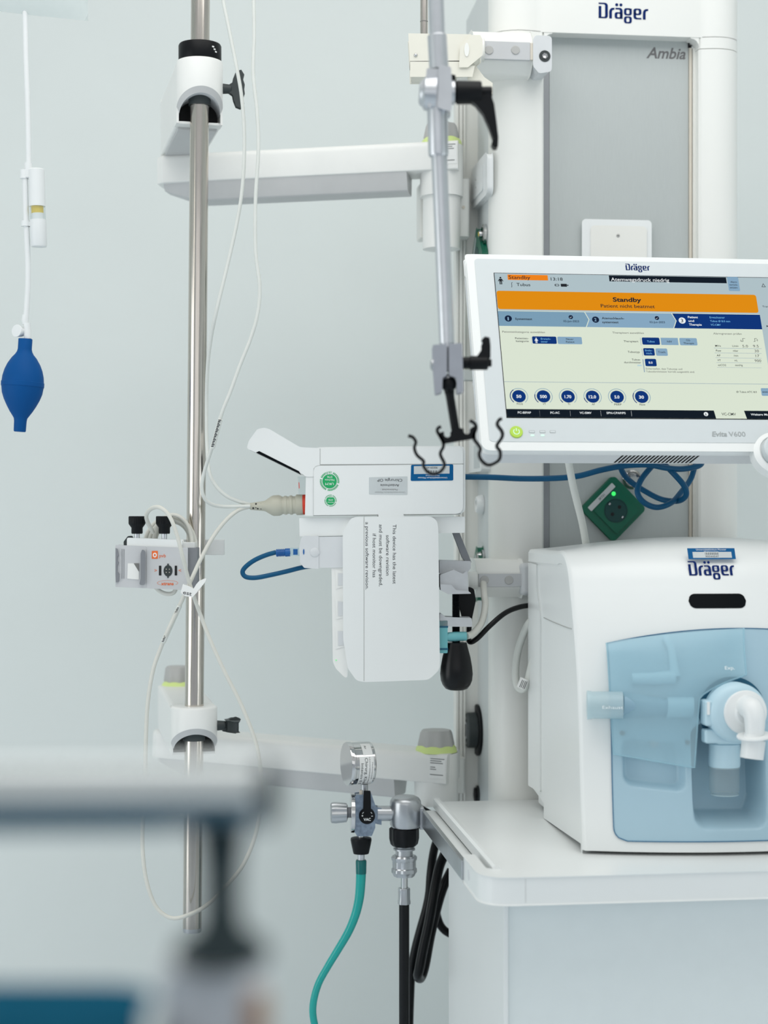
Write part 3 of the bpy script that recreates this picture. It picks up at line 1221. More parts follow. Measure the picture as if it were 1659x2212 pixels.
path = [e0 + Vector((0, .012, 0)), e0 + Vector((0, -.006, 0)), e0 + Vector((.001, -.018, -.002)), e0 + Vector((.003, -.025, -.012)), e0 + Vector((.003, -.027, -.028)), e0 + Vector((.002, -.027, -.040))]
m.tubes(spline(path, 6), [.0175 - .0035 * min(1, max(0, (k - 12) / 18)) for k in range(31)], 24)
m.build('elbow', el, smooth=50)
m = MB('white plastic')
ef = e0 + Vector((.002, -.027, -.040))
m.lathe([(0, .012), (0, .026), (.002, .027), (.004, .026), (.004, .013)], ef, (.10, .10, -1), 40)
m.build('elbow_flange', el, smooth=30)
m = MB('white plastic')
dn = Vector((-.13, -.05, -1)).normalized()
m.lathe([(0, .0150), (.008, .0152), (.008, .0182), (.036, .0178), (.036, .0155), (.020, .015)], ef, dn, 32)
m.build('elbow_outlet', el, smooth=30)
# collecting jar
cj = Vector((VS(1570, 1600)[0] , vf(*VS(1570, 1600)) + .012, VS(1570, 1600, -.015)[1]))
m = MB('valve blue')
m.lathe([(0, .020), (.004, .0245), (.036, .0250), (.040, .0240), (.040, .001)], cj, (0, 0, -1), 36)
m.build('jar_lid', vent, smooth=30)
m = MB('clear glass')
m.lathe([(.040, .0235), (.076, .0238), (.084, .021), (.086, .0001)], cj, (0, 0, -1), 36)
m.lathe([(.0405, .0242), (.0415, .0242)], cj, (0, 0, -1), 36, 'clear frosted')
m.tubes([cj + Vector((.0218 * math.cos(R(a)), .0218 * math.sin(R(a)), -.0835)) for a in range(0, 360, 12)], .0009, 6, 'clear frosted', closed=True)
m.build('jar', vent, smooth=40)

# ================================================================== ventilator display
def fit_tilt():
    best = None
    for k in range(120, 340):
        tl = R(k / 10)
        fr = Frame(P(1046, 968, 2.66), YAW, tl)
        e = abs(fr.l(1012, 553).x - fr.l(1046, 968).x)
        if best is None or e < best[0]:
            best = (e, tl)
    return best[1]


TILT = fit_tilt()
M_ = Frame(P(1046, 968, 2.66), YAW, TILT)
tl_, bl_ = M_.l(1012, 553), M_.l(1046, 968)
WM = M_.l(1378, 577).x * 2                    # symmetrical about the word mark
HM = tl_.z
disp = thing('ventilator_display', 'large white ventilator display, tilted, with lit orange standby screen', 'display', M_)
m = MB('housing white')
m.ext(roundpoly([(0, 0), (WM, 0), (WM, HM), (0, HM)], [.012, .012, .006, .006]), 0.0, .016)
m.build('front_frame', disp, bevel=.004, seg=3)
m = MB('bezel grey')
m.ext(roundpoly([(.010, .012), (WM - .010, .012), (WM - .010, HM - .006), (.010, HM - .006)], .006), -.0006, .004)
bz = m.build('bezel', disp, bevel=.0005)
m = MB('pale grey plastic')
o1 = roundpoly([(.002, .003), (WM - .002, .003), (WM - .002, HM + .001), (.002, HM + .001)], .012)
o2 = roundpoly([(.045, .020), (WM - .045, .020), (WM - .045, HM - .03), (.045, HM - .03)], .012)
m.ext(o1, .0165, .060)
m.ext(o1, .060, .085, 'y', None, o2)
m.build('rear_housing', disp, smooth=40)
m = MB('housing white')
m.ext(roundpoly([(-.001, HM - .020), (WM + .001, HM - .020), (WM + .001, HM + .0135), (-.001, HM + .0135)], .004), .018, .034)
m.build('top_cover', disp, bevel=.002)
# vent slots in the underside
m = MB('matte black')
for k in range(20):
    p = M_.l(1343 + k * 8.6, 990, .03)
    x = p.x
    m.add([(x + .0035, .022, .0026), (x + .0066, .022, .0026), (x - .0034, .057, .0026), (x - .0066, .057, .0026)], [(0, 1, 2, 3), (3, 2, 1, 0)])
m.build('cooling_slots', disp)
# rotary knob at the lower right
kc = M_.l(1677, 978)
m = MB('housing white')
m.lathe([(.016, .040), (0, .038), (-.004, .032), (-.004, .029), (-.001, .028)], (kc.x, 0, kc.z), (0, 1, 0), 48)
m.build('knob_surround', disp, smooth=35)
m = MB('bezel grey')
m.lathe([(.010, .0265), (-.016, .0255), (-.018, .023), (-.018, .001)], (kc.x, 0, kc.z), (0, 1, 0), 48)
m.build('rotary_knob', disp, smooth=35)
# bezel prints
m = MB('logo blue')
a = M_.l(1352, 584); b = M_.l(1404, 584)
maker_logo(m, a.x, a.z, b.x - a.x, -.0010)
m.build('wordmark', disp)
m = MB('light ink')
a = M_.l(1538, 943)
m.text('Evita', a.x, a.z, .0088, -.0010, 'light ink', bold=.02, shear=.18, width=.0255)
m.build('model_name', bz)
m = MB('light ink')
m.text('V600', a.x + .0285, a.z, .0088, -.0010, 'light ink', width=.028)
m.build('model_number', bz)
m = MB('light ink')
for px, kind in ((1149, 0), (1172, 1), (1194, 1)):
    p = M_.l(px, 933)
    m.ext(rrect(p.x - .005, p.z - .0022, p.x + .0045, p.z + .0022, .0008), -.0009, -.0007, 'y', 'light ink')
    m.ext(rrect(p.x - .0044, p.z - .0016, p.x + .0039, p.z + .0016, .0005), -.0011, -.0009, 'y', 'bezel grey')
m.build('status_symbols', bz)
for px in (1150, 1172):
    p = M_.l(px, 941)
    m = MB('led white'); m.ext(rrect(p.x - .0030, p.z - .0014, p.x + .0030, p.z + .0014, .001), -.0014, -.0006); m.build('indicator_lamp', disp)
p = M_.l(1115, 934)
m = MB('power lime'); m.lathe([(0, .0105), (.002, .0105), (.0028, .0095), (.0028, .001)], (p.x, 0, p.z), (0, -1, 0), 32)
pb = m.build('power_button', disp, smooth=30)
m = MB('white ink')
m.add([(p.x + r_ * math.sin(R(a)), -.0031, p.z + r_ * math.cos(R(a))) for r_ in (.0042, .0054) for a in range(40, 321, 20)], [(k, k + 1, 16 + k, 15 + k) for k in range(14)], 'led white')
m.add([(p.x - .0006, -.0031, p.z + .001), (p.x + .0006, -.0031, p.z + .001), (p.x + .0006, -.0031, p.z + .006), (p.x - .0006, -.0031, p.z + .006)], [(0, 1, 2, 3)], 'led white')
m.build('power_symbol', pb)

# ---- the lit screen
a = M_.l(1066, 591); b = M_.l(1097, 902)
SX0, SZ1, SZ0 = (a.x + b.x) / 2, a.z, b.z
SX1 = WM - SX0
m = MB('screen paper')
m.ext([(SX0 - .001, SZ0 - .001), (SX1 + .001, SZ0 - .001), (SX1 + .001, SZ1 + .001), (SX0 - .001, SZ1 + .001)], -.0012, .0, 'y', 'window black')
yS = -.0014
m.add([(SX0, yS, SZ0), (SX1, yS, SZ0), (SX1, yS, SZ1), (SX0, yS, SZ1)], [(0, 1, 2, 3)], 'screen paper')


def q(px, py):
    """a photo pixel on the screen plane (x, z)"""
    v = M_.l(px, py, yS)
    return v.x, v.z


def rc(x0, y0, x1, y1, name, lay=1, rad=0.0):
    a_, b_ = q(x0, y0), q(x1, y1)
    # keep rectangles square to the screen
    pts = rrect(a_[0], b_[1], b_[0], a_[1], rad, 3) if rad else [(a_[0], b_[1]), (b_[0], b_[1]), (b_[0], a_[1]), (a_[0], a_[1])]
    y = yS - .00004 * lay
    m.add([(x, y, z) for x, z in pts], [tuple(range(len(pts)))], 'screen ' + name)


def tx(body, x0, y0, hpx, name='text', w=None, align='l', bold=0.008, lay=5):
    a_ = q(x0, y0)
    s_ = 1 / M_.px(0, 0, .15)
    m.text(body, a_[0], a_[1], hpx * s_ / .93, yS - .00004 * lay, 'screen ' + name, width=(w * s_ if w else None), align=align, bold=bold)


def disc(px, py, rpx, name, lay=3, r0=0.0, a0=0, a1=360):
    s_ = 1 / M_.px(0, 0, .15)
    c_ = q(px, py)
    y = yS - .00004 * lay
    if r0 <= 0:
        m.add([(c_[0] + rpx * s_ * math.cos(R(k * 15)), y, c_[1] + rpx * s_ * math.sin(R(k * 15))) for k in range(24)], [tuple(range(24))], 'screen ' + name)
    else:
        n_ = 24
        vs = [(c_[0] + rr * s_ * math.cos(R(a0 + (a1 - a0) * k / n_)), y, c_[1] + rr * s_ * math.sin(R(a0 + (a1 - a0) * k / n_))) for rr in (r0, rpx) for k in range(n_ + 1)]
        m.add(vs, [(k + 1, k, n_ + 1 + k, n_ + 2 + k) for k in range(n_)], 'screen ' + name)


def person(px, py, h, name):
    s_ = 1 / M_.px(0, 0, .15) * h / 20
    c_ = q(px, py)
    y = yS - .00004 * 5
    f_ = lambda pts: m.add([(c_[0] + x * s_, y, c_[1] + z * s_) for x, z in pts], [tuple(range(len(pts)))], 'screen ' + name)
    f_([(2.3 * math.cos(R(k * 30)), 8.3 + 2.3 * math.sin(R(k * 30))) for k in range(12)])
    f_([(-3, 5.5), (3, 5.5), (6.5, -1), (5, -2), (3, 1.5), (3, -10), (.6, -10), (.6, -2), (-.6, -2), (-.6, -10), (-3, -10), (-3, 1.5), (-5, -2), (-6.5, -1)][::-1])


# header strip (whole width) and right margin
def band(y0, y1, name, lay, x0=None, x1=None):
    za, zb = q(1300, y0)[1], q(1300, y1)[1]
    y = yS - .00004 * lay
    xa = SX0 if x0 is None else q(x0, (y0 + y1) / 2)[0]
    xb = SX1 if x1 is None else q(x1, (y0 + y1) / 2)[0]
    m.add([(xa, y, zb), (xb, y, zb), (xb, y, za), (xa, y, za)], [(0, 1, 2, 3)], 'screen ' + name)


zt = q(1300, 594)[1]
y1_ = yS - .00004
zb_ = q(1300, 674)[1]
m.add([(SX0, y1_, zb_), (SX1, y1_, zb_), (SX1, y1_, SZ1), (SX0, y1_, SZ1)], [(0, 1, 2, 3)], 'screen head')
xr_ = q(1643, 690)[0]
m.add([(xr_, y1_, SZ0 + .012), (SX1, y1_, SZ0 + .012), (SX1, y1_, zb_), (xr_, y1_, zb_)], [(0, 1, 2, 3)], 'screen head')
rc(1096, 593, 1184, 606, 'tag', 2)
tx('Standby', 1099, 602.5, 8.5, 'text', 49)
person(1081.5, 606.5, 19, 'text')
tx('Tubus', 1116, 618, 7.6, 'text', 31)
tx('ʃ', 1104, 618, 8, 'text', 4)
tx('13:18', 1190, 606, 7.4, 'text', 27)
rc(1198, 613.5, 1208, 618.5, 'text', 2, .0012); rc(1200, 614.6, 1206.5, 617.4, 'head', 3)
rc(1211, 613, 1225, 619.5, 'text', 2, .0008); rc(1225, 615, 1228, 617.5, 'text', 2)
rc(1315, 595, 1570, 612, 'black', 2)
tx('Atemwegsdruck niedrig', 1320, 607, 8.4, 'white', 134)
rc(1570, 598, 1599, 629, 'key', 2, .002)
for k, s_ in enumerate(('Alarm', 'zurück-', 'setzen')):
    tx(s_, 1585, 611 + k * 6.0, 4.2, 'text', (15, 20, 18)[k], 'c')
tx('△', 1645, 620, 8, 'text', 10)
# orange banner
rc(1072, 628, 1639, 676, 'orange', 3, .004)
tx('Standby', 1355, 652, 10.2, 'text', 65, 'c', .03)
tx('Patient nicht beatmet', 1356.5, 665, 8.2, 'text', 123, 'c')
# three steps
y0s, y1s = 674.5, 706
za, zb = q(1160, 673)[1], q(1160, 705)[1]
ys_ = yS - .00008
xa, xb_, xc, xd = SX0, q(1265, 690)[0], q(1453, 690)[0], q(1643, 690)[0]
zm = (za + zb) / 2
m.add([(xa, ys_, zb), (xb_ - .001, ys_, zb), (xb_ + .005, ys_, zm), (xb_ - .001, ys_, za), (xa, ys_, za)], [(0, 1, 2, 3, 4)], 'screen steel')
m.add([(xb_ + .0005, ys_, zb), (xc - .001, ys_, zb), (xc + .005, ys_, zm), (xc - .001, ys_, za), (xb_ + .0005, ys_, za), (xb_ + .0065, ys_, zm)], [(0, 1, 2, 5), (5, 2, 3, 4)], 'screen key')
m.add([(xc + .0005, ys_, zb), (xd, ys_, zb), (xd, ys_, za), (xc + .0005, ys_, za), (xc + .0065, ys_, zm)], [(0, 1, 2, 4), (4, 2, 3)], 'screen navy')
disc(1098, 688, 8, 'deep'); tx('1', 1098, 692, 7.5, 'key', 3, 'c', .02)
tx('Systemtest', 1113, 691, 5, 'text', 38, 'l', .02)
disc(1233, 685, 5, 'deep'); tx('✓', 1233, 687.5, 4.5, 'white', 5, 'c')
tx('02-Jun-2023', 1234, 696, 4.6, 'deep', 35, 'c', .01)
disc(1286.5, 690.5, 8, 'deep'); tx('2', 1286.5, 694, 7.5, 'key', 5, 'c', .02)
tx('Atemschlauch-', 1300, 689.5, 5, 'text', 51, 'l', .02)
tx('systemtest', 1301, 698, 5, 'text', 37, 'l', .02)
disc(1419, 687, 5, 'deep'); tx('✓', 1419, 689.5, 4.5, 'white', 5, 'c')
tx('02-Jun-2023', 1420, 698, 4.6, 'deep', 35, 'c', .01)
disc(1473.5, 692.5, 8, 'white'); tx('3', 1473.5, 696.2, 8, 'text', 5.5, 'c', .01)
for k, (s_, w_) in enumerate((('Patient', 23), ('und', 13), ('Therapie', 29))):
    tx(s_, 1486 + k * 1.3, 687.3 + k * 8, 5, 'white', w_, 'l', .02)
for k, (s_, w_) in enumerate((('Erwachsener', 35), ('Tubus Ø 8.0 mm', 46), ('VC-CMV', 23))):
    tx(s_, 1533 + k * 1.2, 687.6 + k * 8, 4.4, 'sky', w_)
# body of the page
tx('Patientenkategorie auswählen', 1085, 718.5, 4.3, 'soft', 95)
tx('Patienten-', 1142, 733, 4.2, 'text', 30, 'r'); tx('kategorie', 1142, 739, 4.2, 'text', 28, 'r')
rc(1147.5, 727, 1148.6, 744, 'line', 1)
rc(1149, 726.5, 1203, 743, 'navy', 2, .002); rc(1203.5, 727.3, 1258, 743.8, 'key', 2, .002)
person(1158.5, 735.5, 13, 'white')
tx('Erwach-', 1179, 734, 4.2, 'sky', 22, 'c'); tx('sener', 1176, 740, 4.2, 'sky', 15, 'c')
tx('Neuer', 1231, 734.5, 4.2, 'text', 17, 'c'); tx('Patient', 1232, 740.6, 4.2, 'text', 19, 'c')
tx('Therapieart auswählen', 1323, 720.5, 4.3, 'soft', 71)
tx('Therapieart', 1379, 739.5, 4.3, 'text', 33, 'r')
rc(1383.5, 729.5, 1384.6, 746, 'line', 1)
rc(1386, 729, 1426, 745, 'navy', 2, .002); rc(1426.6, 729.6, 1466, 745.6, 'key', 2); rc(1467, 730, 1507, 746.3, 'key', 2, .002)
tx('Tubus', 1406, 739.7, 4.4, 'sky', 17, 'c'); tx('NIV', 1446.5, 740, 4.4, 'text', 11, 'c')
tx('O2-', 1487, 737, 4.2, 'text', 10, 'c'); tx('Therapie', 1488, 743.4, 4.2, 'text', 24, 'c')
tx('Tubustyp', 1382, 762.4, 4.3, 'text', 27, 'r')
rc(1387, 753, 1388, 769.5, 'line', 1)
rc(1389, 752, 1415, 768.3, 'navy', 2, .002); rc(1415.6, 752.6, 1443, 768.8, 'key', 2, .002)
tx('Endo-', 1401.5, 759, 4.2, 'sky', 16, 'c'); tx('trach.', 1402.5, 765, 4.2, 'sky', 14, 'c')
tx('Trach.', 1430, 762.6, 4.3, 'text', 18, 'c')
tx('Tubus-', 1384, 779, 4.2, 'text', 20, 'r'); tx('durchmesser', 1385, 785, 4.2, 'text', 38, 'r'); tx('mm', 1386, 791, 4.2, 'sky', 9, 'r')
rc(1390, 776, 1391, 804, 'line', 1)
rc(1392.5, 775, 1419, 791.3, 'navy', 2, .002)
tx('8.0', 1405.5, 785.6, 4.8, 'white', 9, 'c', .02)
tx('Sicherstellen, dass Tubustyp und', 1395, 798.3, 4, 'soft', 82)
tx('Tubusdurchmesser korrekt ausgewählt sind.', 1396, 804.4, 4, 'soft', 109)
tx('Alarmgrenzen prüfen', 1541, 722.4, 4.3, 'soft', 65)
for k, (n_, u_, w_) in enumerate((('MVe', 'L/min', 13), ('Paw', 'mbar', 12), ('AF', '/min', 9), ('VT', 'mL', 8), ('etCO2', 'mmHg', 18))):
    tx(n_, 1545 + k * 1.6, 749 + k * 10.4, 4.3, 'text', w_); tx(u_, 1582 + k * 1.6, 749.3 + k * 10.4, 4.3, 'text', (14, 12, 10, 7, 17)[k])
    rc(1542 + k * 1.8, 752.3 + k * 10.4, 1645, 752.7 + k * 10.4, 'line', 1)
tx('5.0', 1610, 750.5, 6, 'soft', 13, 'c'); tx('9.5', 1633, 750.5, 6, 'soft', 13, 'c')
tx('30', 1635, 761, 6, 'soft', 10, 'c'); tx('17', 1636.5, 771.5, 6, 'soft', 9, 'c'); tx('900', 1637.5, 782, 6, 'soft', 15, 'c')
for px in (1605, 1631):
    m.add([(q(px, 735)[0] + dx, yS - .0002, q(px, 735)[1] + dz) for dx, dz in ((-.003, -.0028), (0, -.0028), (0, .003), (.004, .003), (.004, .0036), (-.0007, .0036), (-.0007, -.0022), (-.003, -.0022))], [tuple(range(8))], 'screen text')
tx('↓', 1601, 738, 5, 'text', 4, 'c'); tx('↑', 1636, 738, 5, 'text', 4, 'c')
tx('Transpon.', 1647, 664, 4.2, 'text', 30)
tx('Mehr', 1656, 706.5, 4.2, 'text', 20)
zl = q(1300, 827)[1]
m.add([(SX0, y1_, zl), (SX1, y1_, zl), (SX1, y1_, zl + .0009), (SX0, y1_, zl + .0009)], [(0, 1, 2, 3)], 'screen line')
for k, (v_, n_, w_, f_) in enumerate((('50', 'FiO2', 11, 125), ('500', 'VT', 15, 165), ('1.70', 'Ti', 15, 205), ('12.0', 'AF', 16, 190), ('5.0', 'PEEP', 11, 225), ('30', 'Flow', 11, 150))):
    cx_ = 1121 + k * 53.0; cy_ = 856 + k * .3
    disc(cx_, cy_, 15, 'navy', 3)
    disc(cx_, cy_, 19.8, 'steel', 3, 18.6, -50, 230)
    disc(cx_, cy_, 20.0, 'navy', 4, 18.0, f_, 230)
    tx(v_, cx_, cy_ + 3.5, 6.6, 'white', w_, 'c', .03)
    tx(n_, cx_ + 2, cy_ + 18.5, 4.2, 'text', (13, 7, 5, 7, 16, 13)[k], 'c')
zk = q(1300, 885)[1]
y2_ = yS - .00008
xk = q(1545, 890)[0]; xk2 = q(1610, 890)[0]
m.add([(SX0, y2_, SZ0), (xk, y2_, SZ0), (xk - .002, y2_, zk), (SX0, y2_, zk)], [(0, 1, 2, 3)], 'screen black')
m.add([(xk2 + .001, y2_, SZ0), (SX1, y2_, SZ0), (SX1, y2_, zk), (xk2 - .002, y2_, zk)], [(0, 1, 2, 3)], 'screen black')
for k, (s_, w_) in enumerate((('PC-BIPAP', 29), ('PC-AC', 20), ('VC-SIMV', 26), ('SPN-CPAP/PS', 42))):
    tx(s_, 1133 + k * 66, 893.5 + k * .3, 4.6, 'white', w_, 'c', .02)
    rc(1165.5 + k * 66, 887.5, 1166.5 + k * 66, 899, 'white', 3)
disc(1525, 894.5, 5, 'white', 3); tx('i', 1525, 897.5, 5, 'black', 2, 'c', .03)
tx('VC-CMV', 1574.5, 897.5, 6, 'text', 32, 'c')
tx('Weitere Modi', 1622, 897.5, 4.6, 'white', 46, 'l', .02)
tx('Ø Tubus ATC 8.0', 1591, 848.5, 4.2, 'text', 46)
rc(1643, 838.5, 1690, 855.5, 'key', 2, .002)
for k in range(3):
    disc(1648.5 + k * 4, 847, 1.4, 'text', 4)
scr = m.build('screen', disp)

# mount behind the display: arm to the column
m = MB('pale grey plastic')
b = M_.inv @ (C.M @ Vector(((xo0 + xo1) / 2, .028, (C.inv @ (M_.M @ Vector((WM / 2, .07, .10)))).z)))
m.tubes([Vector((WM / 2, .086, .10)), b], .028, 24)
m.build('mounting_arm', disp)
m = MB('warm trim')
a = C.l(1001, 822, .10); b = C.l(1040, 800, .10)
t = thing('display_side_bracket', 'small taupe bracket between the column rail and the display edge', 'bracket', C)
m = MB('anodised panel'); m.box((a.x, .09, a.z), (b.x + .03, .12, b.z)); m.build('plate', t, bevel=.001)
m = MB('white plastic'); p = C.l(1031, 828, .095); m.ball((p.x, .10, p.z), .009); m.build('button', t)

# ================================================================== steel pole
pA, pB = P(434.5, -160, 3.0), P(415.5, 2006, 3.0)
PF = Frame((0, 0, 0))
m = MB('steel')
m.cyl(pB, pA, .0170, n=40)
m.v = [tuple(Vector(v) - pB) for v in m.v]
pole = thing('equipment_pole', 'tall polished steel equipment pole held by two white swivel arms', 'pole', Frame(pB))
m.build('tube', pole, smooth=30)
m = MB('dull steel'); m.cyl((0, 0, -.0055), (0, 0, .002), .0165, .0172, 40); m.build('end_plug', pole, smooth=30)


def pole_at(z):
    t_ = (z - pB.z) / (pA.z - pB.z)
    return pB + (pA - pB) * t_


def zpx(py, Y):
    return CAMZ + (CY - py) / FPX * Y


# ================================================================== swivel arms
def swivel_arm(name, label, zt_, hh, elbow, beam_end, beam_z, knob_px, knob_elbow, wing, col_block):
    """zt_: top of the head; hh: its height; elbow: room point; beam_end: room point"""
    pc = pole_at(zt_ - hh / 2)
    ex = Vector((elbow.x, elbow.y, 0)); px_ = Vector((pc.x, pc.y, 0))
    dv = (ex - px_)
    L = dv.length
    yaw = -math.atan2(dv.x, dv.y)
    A = Frame((pc.x, pc.y, zt_), yaw)
    t = thing(name, label, 'support arm', A, 'swivel arms between the pole and the column')
    RH = .0415
    # head: round shell with an arched cut at the front
    m = MB('arm white')
    n = 44

    def low(a):      # a: -90..90 from the front
        s_ = abs(math.sin(a))
        return -hh * .72 + .030 * math.sqrt(max(0, 1 - s_ * s_))

    def head_ring(rad, z):
        out = []
        for i in range(n + 1):
            a = -math.pi / 2 + math.pi * i / n
            out.append((rad * math.sin(a), -rad * math.cos(a), z(a) if callable(z) else z))
        return out
    # rounded upper edge
    rows = [head_ring(RH - .004, 0), head_ring(RH - .0012, -.0012), head_ring(RH, -.004), head_ring(RH, low)]
    k = n + 1
    vs = sum(rows, [])
    fs = [(r_ * k + i, (r_ + 1) * k + i, (r_ + 1) * k + i + 1, r_ * k + i + 1) for r_ in range(3) for i in range(n)]
    m.add(vs, fs)
    top = rows[0]
    m.add(top + [(RH - .004, .02, 0), (-RH + .004, .02, 0)], [tuple(range(k + 2))])
    m.build('head', t, smooth=50)
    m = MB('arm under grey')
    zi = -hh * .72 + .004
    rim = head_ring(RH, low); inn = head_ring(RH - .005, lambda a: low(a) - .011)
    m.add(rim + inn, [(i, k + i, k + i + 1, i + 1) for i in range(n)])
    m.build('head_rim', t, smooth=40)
    # inside plate with the bushing
    m = MB('pale grey plastic')
    back = [(x, .034, z) for x, y, z in inn]
    m.add(inn + back, [(i, k + i, k + i + 1, i + 1) for i in range(n)])
    m.cyl((0, 0, zi + .0), (0, 0, zi + .030), .0200, n=28, mat='charcoal')
    m.box((-RH + .005, .0335, -hh + .009), (RH - .005, .035, zi + .03), 'matte black')  # black sheet painting the darkness inside the open forearm front
    m.build('head_inside', t, smooth=30)
    # forearm
    W = RH
    m = MB('arm white')
    sec = roundpoly([(-W, -hh + .004), (W, -hh + .004), (W, 0), (-W, 0)], [.004, .004, .010, .010])
    m.ext(sec, 0.036, L, 'y')
    for sx in (-1, 1):
        m.box((sx * W, 0.0, -hh + .004), (sx * (W - .004), .037, -.004))
    m.box((-W + .004, 0.0, -.012), (W - .004, .037, -.0005))
    m.box((-W + .004, .004, -hh + .004), (W - .004, .037, -hh + .008))
    m.ext([(W * math.cos(R(a)), L - .001 + W * math.sin(R(a)) * .8) for a in range(0, 181, 12)], -hh + .004, -.002, 'z')
    m.build('forearm', t, smooth=40)
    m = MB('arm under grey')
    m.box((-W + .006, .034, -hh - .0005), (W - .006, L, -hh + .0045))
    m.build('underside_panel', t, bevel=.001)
    # elbow pivot
    el = A.w(elbow)
    m = MB('warm trim')
    if knob_elbow:
        m.cyl((el.x, el.y, -hh - .020), (el.x, el.y, -hh + .004), .034, n=32)
    else:
        m.cyl((el.x, el.y, -hh - .016), (el.x, el.y, -hh + .004), .034, n=32)
    m.build('elbow_joint', t, smooth=30)
    # beam
    zb = A.w((0, 0, beam_z)).z
    e2 = A.w(beam_end)
    B0 = Vector((el.x, el.y, zb)); B1 = Vector((e2.x, e2.y, e2.z))
    bd = (B1 - B0).normalized(); sd = Vector((-bd.y, bd.x, 0)).normalized(); up = bd.cross(sd)
    BL = (B1 - B0).length
    H1, H2, HW = .056, .036, .042

    def beam(m_, sec_, s0, s1, sec2=None):
        sec2 = sec2 or sec_
        q_ = len(sec_)
        v_ = [B0 + bd * s0 + sd * a_ + up * b_ for a_, b_ in sec_] + [B0 + bd * s1 + sd * a_ + up * b_ for a_, b_ in sec2]
        m_.add(v_, [(i, (i + 1) % q_, q_ + (i + 1) % q_, q_ + i) for i in range(q_)] + [tuple(range(q_ - 1, -1, -1)), tuple(range(q_, 2 * q_))])
    m = MB('arm white')
    s_up = roundpoly([(-HW, -H1), (HW, -H1), (HW, 0), (-HW, 0)], [.003, .003, .012, .012])
    s_sm = roundpoly([(-HW + .012, -H1), (HW - .012, -H1), (HW - .012, -.002), (-HW + .012, -.002)], [.003, .003, .012, .012])
    beam(m, s_sm, -HW, -HW + .014, s_up)
    beam(m, s_up, -HW + .014, BL)
    m.build('beam', t, smooth=40)
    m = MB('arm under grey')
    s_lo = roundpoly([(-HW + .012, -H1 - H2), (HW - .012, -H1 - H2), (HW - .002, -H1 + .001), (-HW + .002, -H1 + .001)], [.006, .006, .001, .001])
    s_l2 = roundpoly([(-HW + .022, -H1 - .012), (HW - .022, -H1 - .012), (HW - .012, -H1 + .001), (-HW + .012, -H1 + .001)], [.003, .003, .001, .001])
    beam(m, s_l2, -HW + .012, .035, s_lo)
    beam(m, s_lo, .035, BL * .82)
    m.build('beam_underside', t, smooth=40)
    # column end: hub, lime ring and knob
    kx = B0 + bd * (BL - .035)
    m = MB('arm white')
    m.cyl(kx + Vector((0, 0, -H1 - .045)), kx + Vector((0, 0, -.003)), .0415, n=40)
    m.cyl(kx + Vector((0, 0, -H1 - .145 * col_block)), kx + Vector((0, 0, -H1 - .045)), .036, n=40)
    m.build('column_hub', t, smooth=30)
    m = MB('lime'); m.lathe([(-.002, .040), (.006, .038), (.011, .034), (.011, .01)], kx, (0, 0, 1), 40); rg = m.build('lime_ring', t, smooth=30)
    m = MB('knob grey'); m.lobed([(.009, .034), (.012, .0345), (.034, .030), (.039, .027), (.040, .001)], kx, (0, 0, 1), 8, .035, 96); m.build('knob', rg, smooth=35)
    if knob_elbow:
        ke = Vector((el.x, el.y, -.002))
        m = MB('lime'); m.lathe([(0, .035), (.006, .032), (.010, .028), (.010, .01)], ke, (0, 0, 1), 40); rg = m.build('lime_ring', t, smooth=30)
        m = MB('knob grey'); m.lobed([(.009, .028), (.012, .029), (.036, .026), (.040, .023), (.041, .001)], ke, (0, 0, 1), 8, .035, 96); m.build('knob', rg, smooth=35)
    # rating plate: printed lines only
    m = MB('sticker white')
    sp_ = B0 + bd * (BL - .008) - sd * (HW + .0005) + up * (-.030)

    def onb(a_, b_, c_):
        return B0 + bd * (BL + a_) - sd * (HW + c_) + up * b_
    m.add([onb(-.034, -.046, .0006), onb(-.002, -.046, .0006), onb(-.002, -.006, .0006), onb(-.034, -.006, .0006)], [(0, 1, 2, 3)])
    for i, (w_, z_) in enumerate(((.028, -.010), (.022, -.014), (.025, -.018), (.010, -.026), (.012, -.030), (.026, -.040))):
        m.add([onb(-.032, z_, .0009), onb(-.032 + w_, z_, .0009), onb(-.032 + w_, z_ + .0016, .0009), onb(-.032, z_ + .0016, .0009)], [(0, 1, 2, 3)], 'soft_ink')
    m.build('rating_plate', t)
    # wing screw on the side of the head
    wz = -hh * .40
    m = MB('charcoal')
    m.cyl((RH - .003, 0, wz), (RH + .016, 0, wz), .0095, .008, 20)
    if wing == 'v':
        pts = [(.014, -.006), (.020, -.010), (.022, -.020), (.026, -.030), (.032, -.032), (.036, -.026), (.034, -.017), (.037, -.008), (.036, 0),
               (.037, .008), (.034, .017), (.036, .026), (.032, .032), (.026, .030), (.022, .020), (.020, .010), (.014, .006)]
        m.ext([(RH + a_, wz + b_) for a_, b_ in pts], -.006, .006, 'y')
    else:
        pts = [(.012, -.008), (.020, -.010), (.032, -.012), (.036, -.006), (.036, .004), (.039, .010), (.034, .012), (.026, .010), (.018, .006)]
        m.ext([(RH + a_, wz + b_) for a_, b_ in pts], -.006, .006, 'y')
        m.ext([(RH + a_, b_) for a_, b_ in [(.016, -.01), (.022, -.014), (.030, -.032), (.036, -.030), (.036, .030), (.030, .032), (.022, .014), (.016, .01)]], wz - .010, wz + .010, 'z')
    m.build('wing_screw', t, bevel=.0025, seg=3)
    return t, A


